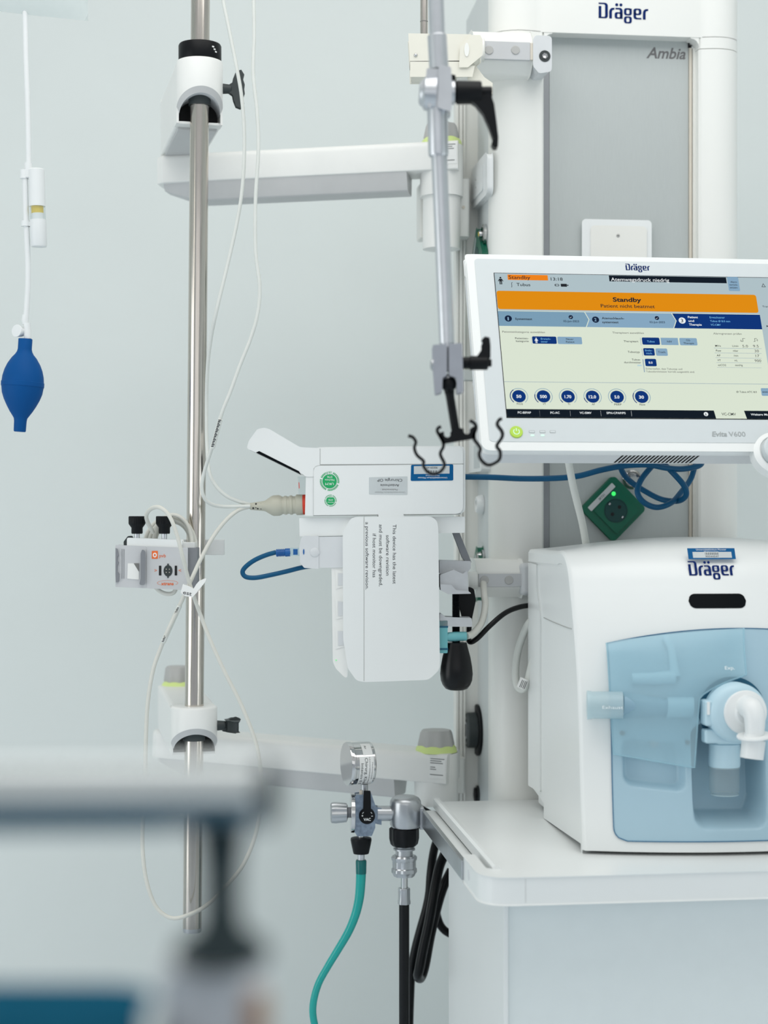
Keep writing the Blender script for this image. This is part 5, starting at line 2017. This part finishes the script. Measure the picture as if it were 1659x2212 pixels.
m.tubes(spline([cF.w(P(*p_)) for p_ in big], 6), .0036, 10)
m.build('cord', t, smooth=60)
m = MB('sticker white')
a, b = cw_(388, 1308, 2.91), cw_(352, 1388, 2.917)
m.tubes([a, b], .0045, 12, 'cable light')
dr = (b - a)
for k in range(26):
    if k in (5, 9, 10, 11, 12, 13, 14, 15):
        continue
    q_ = a + dr * (.06 + k * .036); m.box(q_ + Vector((-.0022 - .0008 * (k % 2), -.0050, -.0006)), q_ + Vector((.0008, -.0044, .0006)), 'dark ink')
m.build('printed_sleeve', t)
m = MB('sticker white')
fl_ = [(395, 1262), (408, 1266), (418, 1272), (424, 1262), (430, 1255), (441, 1250), (446, 1250), (444, 1256), (425, 1280), (416, 1290), (400, 1288), (390, 1280)]
v_ = [cw_(x_, y_, 2.885) for x_, y_ in fl_]
n_ = len(v_)
m.add(v_ + [p_ + Vector((0, .012, 0)) for p_ in v_], [tuple(range(n_)), tuple(range(2 * n_ - 1, n_ - 1, -1))] + [(i, (i + 1) % n_, n_ + (i + 1) % n_, n_ + i) for i in range(n_)])
a = cw_(395, 1283, 2.884)
m.text('est', a.x, a.z, .0066, a.y, 'dark ink', width=.015, rot=-12)
m.flat = True
m.build('flag_label', t)

A_ = [(478, -60, 2.9), (482, 0, 2.9), (492, 50, 2.9), (510, 140, 2.9), (522, 210, 2.9), (528, 300, 2.9), (524, 400, 2.9), (512, 480, 2.9), (492, 570, 2.9), (468, 670, 2.9), (455, 735, 2.92), (448, 800, 2.94), (446, 880, 2.96), (447, 960, 2.96), (452, 1018, 2.95), (464, 1046, 2.95), (487, 1070, 2.95), (515, 1083, 2.955), (541, 1090, 2.96)]
cable('sensor_lead', 'thin grey lead hanging from above nearest the steel pole down to the monitor plug', 'cable', A_, .0032, 'cable light', group='sensor leads beside the pole')
B_ = [(547, -60, 2.88), (548, 0, 2.88), (549, 80, 2.88), (547, 160, 2.88), (556, 250, 2.88), (558, 330, 2.88), (552, 430, 2.88), (552, 540, 2.88), (561, 620, 2.88), (556, 680, 2.88), (540, 735, 2.88), (518, 790, 2.88), (498, 845, 2.88), (480, 890, 2.88), (466, 940, 2.89), (452, 985, 2.9), (441, 1020, 2.91), (436, 1050, 2.915), (441, 1075, 2.92), (456, 1089, 2.93), (480, 1094, 2.945), (510, 1094, 2.95), (541, 1093, 2.95)]
cable('sensor_lead', 'thin grey lead hanging from above, the right one, with printed marks beside the pole', 'cable', B_, .0032, 'cable light', group='sensor leads beside the pole')
s0, s1 = P(476, 906, 2.876), P(459, 968, 2.886)
t = thing('cable_marker', 'clear sleeve with printed characters on the grey lead beside the pole', 'label', Frame(s0))
m = MB('cable light')
m.tubes([Vector((0, 0, 0)), s1 - s0], .0042, 12)
for k in range(17):
    q_ = (s1 - s0) * (.03 + k * .057); m.box(q_ + Vector((-.0026, -.0048, -.0007)), q_ + Vector((.0024 - .001 * (k % 3), -.0041, .0009)), 'dark ink')
m.build('sleeve', t)

# ================================================================== pressure transducer holder on the pole
XF = Frame(P(248, 1272, 2.93), R(0))


def xp(px, py, y=0.0):
    v = XF.l(px, py, y)
    return (v.x, v.z)


def xs(l_, y=0.0):
    return [xp(a_, b_, y) for a_, b_ in l_]


t = thing('transducer_holder', 'grey pressure transducer box with orange print clamped to the pole', 'transducer', XF)
m = MB('transducer grey')
m.ext(roundpoly(xs([(318, 1270), (405, 1274), (405, 1184), (318, 1181)]), .001), .0, .035)
bd_ = m.build('body', t, bevel=.001)
m = MB('gap grey'); m.ext(roundpoly(xs([(404, 1274), (424, 1278), (424, 1184), (404, 1184)]), .001), .004, .045); m.build('body_side', t, bevel=.001)
m = MB('transducer grey')
m.ext(roundpoly(xs([(250, 1267), (316, 1270), (316, 1181), (250, 1178)]), .001), .001, .030)
lp_ = m.build('latch_plate', t, bevel=.001)
m = MB('transducer grey'); m.ext(roundpoly(xs([(303, 1262), (313, 1262), (314, 1192), (309, 1187), (306, 1196), (306, 1250)]), .002), -.006, .002, 'y', 'gap grey'); m.build('latch_lever', lp_, bevel=.001)
m = MB('transducer grey')
m.ext(xs([(250, 1184), (254, 1186), (257, 1200), (254, 1202), (254, 1210), (257, 1216), (254, 1221), (254, 1234), (258, 1240), (257, 1256), (251, 1258), (250, 1240)]), -.003, .001, 'y', 'gap grey'); m.build('hinge', lp_)
m = MB('sticker white')
m.ext(roundpoly(xs([(275, 1250), (300, 1252), (300, 1217), (276, 1217)]), .001), .0002, .002, 'y', 'arm white')
m.ext(xs([(289, 1217), (300, 1217), (300, 1235)]), -.0002, .001, 'y', 'seam grey')
m.build('window', lp_)
m = MB('gap grey')
for px in (263, 267):
    m.ext(xs([(px, 1250), (px + 1.2, 1250), (px + 1.2, 1186), (px, 1186)]), .0004, .002)
m.build('grooves', lp_)
m = MB('orange ink')
m.ext(xs([(328, 1207), (341, 1207), (341, 1190), (328, 1190)]), -.0004, .0)
a = xp(334.5, 1199); m.ext([(a[0] + .0036 * math.cos(R(q_)), a[1] + .0042 * math.sin(R(q_))) for q_ in range(0, 360, 30)], -.0007, -.0003, 'y', 'white ink')
m.ext([(a[0] + .0018 * math.cos(R(q_)), a[1] + .0022 * math.sin(R(q_))) for q_ in range(0, 360, 30)], -.0009, -.0006, 'y', 'orange ink')
a = xp(344, 1204); m.text('pvb', a[0], a[1], .0062, -.0006, 'orange ink', width=.0115)
a = xp(348, 1264); m.text('xtrans', a[0], a[1], .0058, -.0006, 'orange ink', width=.022, bold=.02)
a = xp(362, 1260)
for k in range(36):
    if 9 <= k % 36 <= 11 or 26 <= k <= 28:
        pass
    t0, t1 = R(k * 10), R(k * 10 + 10)
    if math.sin(t0) < -.35 and abs(math.cos(t0)) < .75:
        continue
    e_ = lambda tt, s_: (a[0] + .0178 * s_ * math.cos(tt), a[1] + .0042 * s_ * math.sin(tt) + .0006)
    m.add([(e_(t0, 1)[0], -.0005, e_(t0, 1)[1]), (e_(t1, 1)[0], -.0005, e_(t1, 1)[1]), (e_(t1, 1.03)[0], -.0005, e_(t1, 1.1)[1]), (e_(t0, 1.03)[0], -.0005, e_(t0, 1.1)[1])], [(0, 1, 2, 3)])
a = xp(333.5, 1236); m.text('>', a[0], a[1], .0062, -.0006, 'orange ink', width=.0045)
a = xp(386, 1236); m.text('<', a[0], a[1], .0062, -.0006, 'orange ink', width=.0045)
m.build('printed_marks', bd_)
m = MB('matte black')
for px in (346, 380):
    m.ext(rrect(*xp(px - 2.6, 1243), *xp(px + 2.6, 1222), .0006), -.0005, .001)
a = xp(363, 1233)
m.ext([(a[0] + .0078 * math.cos(R(q_)), a[1] + .0100 * math.sin(R(q_))) for q_ in range(0, 360, 15)], -.0007, .001, 'y', 'charcoal')
m.ext(rrect(a[0] - .0014, a[1] - .0126, a[0] + .0014, a[1] + .0126, .001), -.0008, .001, 'y', 'charcoal')
for dx in (-.003, .0025):
    for dz in (-.0028, .0028):
        m.ball((a[0] + dx, -.0012, a[1] + dz), .0009, 8, 'warm trim')
m.build('socket', bd_)
m = MB('housing white')
m.ext(roundpoly(xs([(277, 1180), (385, 1182), (393, 1176), (393, 1168), (277, 1163)], .01), .002), .004, .030)
m.build('clamp_plate', t, bevel=.002)
for px in (296, 355):
    a = XF.l(px, 1165, .016)
    m = MB('dull steel'); m.cyl(a, a + Vector((0, 0, .012)), .0048, n=16); sp2 = m.build('screw', t)
    m = MB('black plastic')
    a = XF.l(px, 1153, .016)
    m.lobed([(0, 11 * K3), (2 * K3, 12 * K3), (13 * K3, 12 * K3), (20 * K3, 17 * K3), (22 * K3, 18 * K3), (36 * K3, 18 * K3), (38 * K3, 17 * K3), (38.1 * K3, .0001)], a, (0, 0, 1), 24, .02, 96)
    m.build('knob', sp2, smooth=35)
m = MB('housing white')
a = XF.l(420, 1200, .05); b = XF.l(480, 1166, .05)
m.box((a.x - .10, .055 + .034, a.z), (b.x, .055 + .042, b.z)); m.box((a.x - .02, .02, a.z), (a.x + .004, .09, b.z - .004)); m.build('rear_bar', t, bevel=.001)
m = MB('charcoal')
m.ext(roundpoly(xs([(267, 1180), (267, 1170), (276, 1158), (286, 1157), (286, 1180)], .02), .004), .02, .03); m.build('rear_clip', t)
# coil of cord behind the box
co = P(368, 1180, 2.985)
t = thing('coiled_cable', 'coil of grey cable hung behind the transducer box', 'cable', Frame(co))
for k, (rx, rz, dy) in enumerate(((.046, .052, 0), (.041, .046, -.006), (.036, .040, .004), (.040, .050, -.012))):
    m = MB('cable grey')
    m.tubes([Vector(((rx - .002 * k) * math.cos(R(a)) + .002 * k, dy, rz * math.sin(R(a)) + .002 * k)) for a in range(0, 360, 10)], .0038, 10, closed=True)
    m.build('turn', t)
cable('cable_tail', 'short bend of grey cable showing under the transducer box', 'cable', [(330, 1262, 2.96), (345, 1277, 2.96), (362, 1283, 2.96), (376, 1279, 2.96), (382, 1262, 2.96)], .0038, 'cable grey')

# ================================================================== short blue network lead at the dock
t = thing('network_lead', 'short blue network lead looping out of the grey adapter on the dock', 'cable', Frame(P(648, 1192, 2.95), R(2)))
NF = Frame(P(648, 1192, 2.95), R(2))
m = MB('clear glass'); m.ext(rrect(-.0175, -.0068, .0005, .0068, .001), -.006, .006, 'y', 'clear frosted'); m.box((-.012, -.0062, -.0050), (-.004, -.0059, .0050), 'blue boot'); m.build('plug', t, bevel=.0006)
m = MB('blue boot')
pr = [(.0170, .0050), (.0172, .0072), (.026, .0074)] + [(.027 + k * .0028 + d_, r_) for k in range(5) for d_, r_ in ((0, .0060), (.0014, .0060), (.0015, .0071), (.0026, .0071))] + [(.0425, .0055)]
m.lathe(pr, (0, 0, 0), (-1, 0, -.05), 20)
m.build('boot', t, smooth=25)
m = MB('cable blue')
m.tubes(spline([NF.w(P(*p_)) for p_ in [(596, 1193, 2.95), (575, 1199, 2.95), (550, 1210, 2.95), (531, 1224, 2.95), (524, 1236, 2.95), (531, 1246, 2.95), (552, 1248, 2.95), (585, 1242, 2.955), (620, 1234, 2.96), (652, 1226, 2.97), (680, 1222, 3.0)]], 8), .0042, 12)
m.build('cord', t)

# blue cable from the patient monitor, knotted below the display
bl = [(1000, 1030, 2.99), (1060, 1031, 2.99), (1130, 1034, 2.99), (1200, 1033, 2.98), (1250, 1028, 2.97), (1300, 1015, 2.96), (1350, 1006, 2.95), (1400, 1004, 2.95), (1440, 1011, 2.96), (1475, 1013, 2.97), (1510, 1006, 2.98), (1516, 996, 3.0), (1503, 1003, 3.02), (1492, 1035, 3.02), (1470, 1065, 3.0), (1450, 1086, 2.98), (1420, 1096, 2.97), (1392, 1086, 2.96), (1377, 1064, 2.96), (1384, 1038, 2.97), (1404, 1012, 2.98), (1418, 1000, 2.99), (1434, 1003, 2.98), (1458, 1026, 2.96), (1478, 1050, 2.96), (1482, 1070, 2.97), (1465, 1082, 2.99), (1430, 1079, 3.01), (1395, 1062, 3.02), (1362, 1040, 3.02), (1344, 1018, 3.0), (1338, 992, 2.98)]
cable('blue_cable', 'blue cable running from the patient monitor into a knot below the display', 'cable', bl, .0052, 'cable blue')
cable('white_cable', 'pale cable hanging from under the display down behind the ventilator', 'cable', [(1226, 985, 2.9), (1236, 1040, 2.92), (1248, 1090, 2.94), (1258, 1130, 2.95), (1266, 1175, 2.96), (1275, 1230, 2.98)], .0066, 'cable light')

# ================================================================== vacuum regulator and gas hoses
VF = Frame(P(880, 1752, 3.02), R(4))


def vl(px, py, y=0.0):
    return VF.l(px, py, y)


def v2(px, py, y=0.0):
    q_ = VF.l(px, py, y)
    return (q_.x, q_.z)


K4 = 3.02 / FPX
t = thing('vacuum_regulator', 'silver vacuum regulator with round pressure gauge clamped to the shelf rail', 'vacuum regulator', VF)
a = vl(748, 1651); gx = Vector((math.cos(R(-14)), math.sin(R(-14)) * -1, 0))
m = MB('bright chrome')
m.lathe([(0, .030), (0, .0385), (.002, .0395), (.008, .0395), (.009, .0385), (.044, .0385), (.046, .037), (.047, .034), (.047, .0001)], a + Vector((0, .004, 0)), gx, 56)
gg = m.build('gauge', t, smooth=30)
m = MB('clear frosted'); m.lathe([(.001, .0355), (.0015, .0001)], a + Vector((0, .004, 0)), gx, 48, 'sticker silver'); m.build('dial', gg)
m = MB('sticker white')
ga = a + Vector((0, .004, 0)); gs = Vector((gx.y, -gx.x, 0))


def ongauge(d_, ang, rr=.0389):
    return ga + gx * d_ + gs * (rr * math.cos(R(ang))) + Vector((0, 0, rr * math.sin(R(ang))))


for (d0, d1, a0, a1) in ((.014, .041, -66, 26), (.022, .040, 30, 72)):
    n_ = 16
    vs = [ongauge(d_, a0 + (a1 - a0) * k / n_) for d_ in (d0, d1) for k in range(n_ + 1)]
    m.add(vs, [(k, k + 1, n_ + 2 + k, n_ + 1 + k) for k in range(n_)])


def curved_text(body, d_, a0, a1, h, mat):
    vs, fs = glyphs(body)
    xa = min(v[0] for v in vs); xb = max(v[0] for v in vs)
    k_ = h / .7
    m.add([ongauge(d_ + v[1] * k_, a0 + (a1 - a0) * (v[0] - xa) / (xb - xa), .0391) for v in vs], fs, mat)


curved_text('Intensiv II B', .0165, 8, -62, .0052, 'dark ink')
curved_text('Chirurg. Klinik', .0240, 22, -62, .0056, 'dark ink')
curved_text('Universitätsklinikum', .0320, 24, -60, .0026, 'grey ink')
curved_text('Medizintechnik', .0368, 10, -40, .0024, 'grey ink')
curved_text('Air', .027, 62, 48, .004, 'dark ink')
m.build('gauge_label', gg, smooth=60)
m = MB('satin silver'); a = vl(787, 1694); m.cyl(a, a + Vector((0, 0, -.020)), .0068, n=20); m.cyl(a + Vector((-.006, -.004, -.010)), a + Vector((-.006, -.004, -.018)), .0035, n=6, mat='warm trim'); m.build('gauge_stem', t)
m = MB('valve steel')
m.ext(roundpoly([v2(768, 1716), v2(800, 1713), v2(808, 1736), v2(808, 1784), v2(801, 1801), v2(772, 1802), v2(763, 1788), v2(763, 1732)], .0015), -.016, .014)
m.ext([v2(803, 1740), v2(822, 1745), v2(822, 1778), v2(803, 1774)], -.010, .010)
m.build('valve_block', t, bevel=.002)
m = MB('bright chrome'); m.cyl(vl(757, 1756), vl(766, 1756), .0355, n=48); m.cyl(vl(747, 1755), vl(760, 1755), .0098, n=8, mat='gap grey'); m.build('flange', t, bevel=.001)
m = MB('satin silver'); m.lobed([(0, .012), (.002, .0165), (.022, .0185), (.029, .0178), (.031, .015), (.031, .0001)], vl(751, 1755), (-1, 0, 0), 9, .05, 108); m.build('adjusting_knob', t, smooth=40)
m = MB('black plastic')
a = vl(793, 1763, -.02)
m.lathe([(0, .0145), (.010, .0145), (.012, .0135), (.012, .0001)], a + Vector((0, .010, 0)), (0, -1, 0), 36)
m.ext([v2(787, 1710, -.02), v2(799, 1710, -.02), v2(800, 1752, -.02), v2(786, 1752, -.02)], -.026, -.016)
lv = m.build('shut_off_lever', t, bevel=.001)
m = MB('white ink'); q_ = a + Vector((0, -.0023, 0))
m.text('VAC', q_.x, q_.z - .0078, .0048, q_.y, 'white ink', width=.0130, align='c', bold=.02)
m.text('+', q_.x - .0085, q_.z - .001, .0042, q_.y, 'white ink', width=.003, align='c', bold=.03); m.text('-', q_.x + .0088, q_.z - .001, .0042, q_.y, 'white ink', width=.003, align='c', bold=.03)
m.add([(q_.x + r_ * math.cos(R(b_)), q_.y, q_.z + r_ * math.sin(R(b_))) for r_ in (.0095, .0103) for b_ in range(30, 151, 10)], [(k + 1, k, 13 + k, 14 + k) for k in range(12)])
m.build('lettering', lv)
m = MB('satin silver'); m.cyl(vl(815, 1757), vl(850, 1757), .0138, n=32); m.build('connecting_pipe', t, smooth=30)
m = MB('satin silver'); a = vl(876, 1718); m.lathe([(0, .004), (.001, .018), (.004, .024), (.009, .0275), (.014, .0285), (.052, .0285), (.057, .026), (.058, .018)], a, (0, 0, -1), 48); m.build('connector_head', t, smooth=35)
m = MB('satin silver'); m.box((vl(905, 1744).x, -.012, vl(905, 1790).z), (vl(915, 1744).x, .012, vl(905, 1742).z)); m.build('rail_hook', t, bevel=.002)
m = MB('black plastic'); a = vl(873, 1787); m.lobed([(0, .024), (.002, .0262), (.020, .0262), (.030, .024), (.034, .020)], a, (0, 0, -1), 8, .04, 96); m.build('lock_nut', t, smooth=35)
m = MB('matte black'); a = vl(780, 1801); m.lathe([(0, .006), (.010, .006)], a, (0, 0, -1), 20, 'bright chrome'); m.build('outlet_pipe', t)
m = MB('black plastic'); a = vl(780, 1810); m.lathe([(-.001, .012), (0, .0185), (.003, .0192), (.010, .0180), (.024, .0150), (.028, .0140), (.029, .006)], a, (0, 0, -1), 36); m.build('cone_nut', t, smooth=30)
th = [(780, 1846, 3.02), (780, 1875, 3.02), (779, 1905, 3.02), (776, 1940, 3.02), (768, 1975, 3.02), (753, 2012, 3.02), (731, 2050, 3.02), (708, 2088, 3.02), (688, 2125, 3.02), (677, 2165, 3.02), (677, 2200, 3.02), (688, 2240, 3.02), (710, 2300, 3.02)]
t = thing('suction_hose', 'teal suction hose hanging in a curve from the vacuum regulator', 'hose', Frame(P(*th[0])))
TF = Frame(P(*th[0]))
m = MB('teal hose'); w_ = spline([TF.w(P(*p_)) for p_ in th[1:]], 8)
m.tubes(w_, [.0094 - .0028 * min(1, i / 50) for i in range(len(w_))], 16); m.build('hose', t, smooth=60)
m = MB('dull steel'); m.lathe([(-.002, .0065), (.020, .0065), (.032, .0050)], (0, 0, 0), (0, 0, -1), 20); m.build('barb', t)
m = MB('teal hose dark'); m.tubes([TF.w(P(780, 1857, 3.02)), TF.w(P(780, 1860, 3.02)), TF.w(P(780, 1887, 3.02))], [.0085, .0100, .0095], 20); m.build('collar', t)

t = thing('gas_hose', 'straight black gas hose with silver coupling under the vacuum regulator head', 'hose', Frame(VF.M @ vl(873, 1826), R(4)))
m = MB('satin silver'); m.lathe([(-.003, .016), (0, .0195), (.002, .0195), (.003, .017), (.005, .020), (.008, .020), (.009, .0155), (.018, .0158), (.019, .02)], (0, 0, 0), (0, 0, -1), 36); m.build('collar_rings', t, smooth=25)
m = MB('satin silver'); m.lobed([(.018, .020), (.021, .0225), (.026, .0220), (.028, .0205), (.040, .0205), (.042, .0222), (.048, .0225), (.052, .0195), (.056, .018), (.057, .008)], (.0, 0, 0), (0, 0, -1), 8, .045, 96); m.build('coupling_nut', t, smooth=35)
m = MB('bright chrome'); m.lathe([(.056, .0065), (.079, .0065)], (0, 0, 0), (0, 0, -1), 20); m.build('nipple', t)
m = MB('satin silver'); m.lobed([(.077, .0100), (.079, .0108), (.082, .0104), (.098, .0104), (.101, .0112), (.106, .0112)], (0, 0, 0), (0, 0, -1), 6, .05, 72); m.build('ferrule', t, smooth=30)
m = MB('black rubber'); m.cyl((0, 0, -.1045), (.0, 0, -.40), .0094, n=24); m.build('hose', t, smooth=40)

H1_ = [(960, 1795, 3.2), (943, 1818, 3.19), (935, 1850, 3.18), (930, 1890, 3.17), (927, 1930, 3.17), (920, 1965, 3.17), (908, 2008, 3.17), (897, 2050, 3.17), (889, 2095, 3.17), (886, 2150, 3.17), (884, 2215, 3.17), (884, 2290, 3.17)]
cable('black_hose', 'glossy black hose hanging behind the shelf rail beside the straight gas hose', 'hose', H1_, .0082, 'black rubber', 14, group='black hoses beside the cabinet')
H2_ = [(962, 1842, 3.15), (950, 1870, 3.14), (942, 1905, 3.13), (934, 1950, 3.12), (926, 1995, 3.12), (914, 2050, 3.12), (906, 2092, 3.12), (903, 2108, 3.13), (909, 2112, 3.15), (918, 2085, 3.16), (930, 2020, 3.16), (944, 1960, 3.16), (958, 1915, 3.16), (975, 1880, 3.17)]
cable('black_hose', 'glossy black hose folded into a long narrow loop in front of the cabinet edge', 'hose', H2_, .0092, 'black rubber', 14, group='black hoses beside the cabinet')
H3_ = [(935, 1925, 3.21), (940, 1955, 3.21), (946, 1985, 3.2), (955, 2004, 3.2), (970, 2016, 3.2), (990, 2022, 3.2)]
cable('black_hose', 'short black hose end curving behind the cabinet edge', 'hose', H3_, .0078, 'black rubber', 14, group='black hoses beside the cabinet')
H4_ = [(905, 1740, 3.12), (925, 1752, 3.14), (938, 1758, 3.16), (955, 1765, 3.2)]
cable('black_cable', 'thin black cord behind the end of the shelf rail', 'cable', H4_, .004, 'black rubber', 10)

# ================================================================== pressure infusor at the left
IF_ = Frame(P(55, 32, 2.95))
t = thing('pressure_infusor', 'white pressure infusion cuff tubing with indicator and blue hand bulb at far left', 'pressure infusor', IF_)
K5 = 2.95 / FPX


def il(px, py, Y=2.95):
    return IF_.w(P(px, py, Y))


m = MB('clear bag')


def bag(i, j):
    px = -95 + 285 * i
    yb_ = 22 + 10 * min(1, max(0, (px + 20) / 80)) + 13 * max(0, (px - 60) / 130)
    py = yb_ - (yb_ + 260) * j
    th_ = .022 * (math.sin(math.pi * min(1, max(0, i))) ** .5) * min(1, j * 6) ** .6
    return il(px, py), th_


for sgn in (-1, 1):
    m.grid(lambda i, j: bag(i, j)[0] + Vector((0, sgn * bag(i, j)[1], 0)), 40, 20)
m.build('cuff', t, smooth=70)
m = MB('white plastic')
m.tubes(spline([il(54, 20), il(56, 120), il(60, 240), il(62, 355)], 6), 6 * K5, 16)
m.tubes(spline([il(54, 385), il(55, 430), il(57, 490), il(60, 560), il(60, 620), il(56, 690)], 6), 6.2 * K5, 16)
m.tubes([il(55, 680), il(54, 692), il(55, 700)], [6.5 * K5, 8 * K5, 6.5 * K5], 16)
m.build('tubing', t, smooth=60)
m = MB('white plastic')
m.tubes([il(61, 352), il(61, 384)], 8.5 * K5, 20); m.tubes([il(52, 367), il(52, 386)], 9 * K5, 20); m.tubes([il(55, 477), il(55, 489)], 9.5 * K5, 20)
m.tubes([il(52, 380), il(54, 385)], 7 * K5, 16)
m.box(il(58, 386) + Vector((0, -.004, 0)), il(66, 370) + Vector((0, .004, 0))); m.box(il(58, 489) + Vector((0, -.004, 0)), il(68, 479) + Vector((0, .004, 0)))
m.build('connectors', t, smooth=30)
m = MB('white plastic'); m.tubes([il(79, 365), il(79, 367), il(80.5, 446)], [15 * K5, 17 * K5, 17.5 * K5], 32)
m.tubes([il(82, 475), il(84, 530), il(84, 533)], [17.5 * K5, 17.5 * K5, 16 * K5], 32); ind = m.build('pressure_indicator', t, smooth=30)
m = MB('orange band'); m.tubes([il(80.5, 446), il(81, 461)], 13 * K5, 28); m.tubes([il(81, 461), il(82, 476)], 13 * K5, 28, 'white plastic'); m.build('yellow_band', ind, smooth=30)
m = MB('clear glass'); m.tubes([il(80.5, 446), il(82, 476)], 17 * K5, 28, caps=False); m.build('clear_window', ind)
m = MB('white plastic'); m.tubes([il(58, 698), il(60, 732)], 8 * K5, 20)
vb_ = m.build('valve', t)
a = il(37, 715); m = MB('white plastic'); m.lathe([(-.016, .0075), (-.012, .009), (-.004, .0105), (0, .0112), (.0008, .0108), (.001, .0001)], a + Vector((0, -.004, 0)), (-.5, -.85, .06), 32)
m.tubes([a + Vector((.006, .006, 0)), il(58, 716)], .007, 16)
m.build('valve_screw', vb_, smooth=35)
m = MB('blue rubber')
bpr = [(0, 14.5), (1, 15), (22, 15), (28, 16.5), (34, 20), (42, 27), (55, 35), (68, 40.5), (82, 44), (93, 45), (94, 46), (103, 46), (104, 45), (118, 43), (132, 38), (146, 31), (158, 24), (168, 17), (172, 14.5), (178, 13.5), (199, 13), (201, 12), (201, .1)]
m.lathe([(d_ * K5, r_ * K5) for d_, r_ in bpr], il(55, 732), (-.062, 0, -1), 48)
m.build('hand_bulb', t, smooth=35)

# ================================================================== bed end in the foreground
YB_ = .70
BD = Frame(P(475, 2250, YB_))
K6 = YB_ / FPX


def bl_(px, py, Y=YB_):
    return BD.w(P(px, py, Y))


t = thing('bed_rail', 'thick grey metal bed rail, very near and blurred, on a dark post', 'bed rail', BD)
m = MB('bed metal'); m.tubes([bl_(-300, 1724), bl_(520, 1718), bl_(560, 1718), bl_(566, 1718)], [79 * K6, 79 * K6, 79 * K6, 73 * K6], 48); m.build('rail', t, smooth=50)
m = MB('bed dark'); m.tubes([bl_(560, 1716), bl_(590, 1716), bl_(604, 1716)], [76 * K6, 72 * K6, 44 * K6], 40); m.build('end_cap', t, smooth=40)
m = MB('bed dark'); m.lathe([(0, .0130), (.006, .0098), (.020, .0082), (.036, .0082), (.044, .0100), (.050, .0190), (.056, .0205)], bl_(478, 1780), (0, 0, -1), 40); m.build('post', t, smooth=45)
m = MB('bed socket'); a = bl_(462, 2078, .712); m.cyl(a, a + Vector((0, 0, -.12)), .0228, n=48); m.build('socket', t, smooth=40)
m = MB('tan reflection'); a = bl_(556, 2140, .70); m.box(a + Vector((-.004, -.008, -.11)), a + Vector((.0045, .004, 0))); m.build('reflection_strip', t, bevel=.002)  # added tan strip painting a warm reflection on the socket's right side
t = thing('mattress', 'teal mattress corner, very near and blurred, below the bed rail', 'mattress', Frame(P(320, 2110, .74)))
MFm = Frame(P(320, 2110, .74))
m = MB('mattress teal')
m.ext(roundpoly([(-.5, 0), (0, 0), (0, -.11), (.25, -.14), (.25, -1.5), (-.5, -1.5)], [0, .02, .01, .01, .01, 0]), -.14, -.004, 'z')  # unseen wide part added towards the camera to darken the rail's reflection
m.build('mattress_body', t, bevel=.004, seg=3)
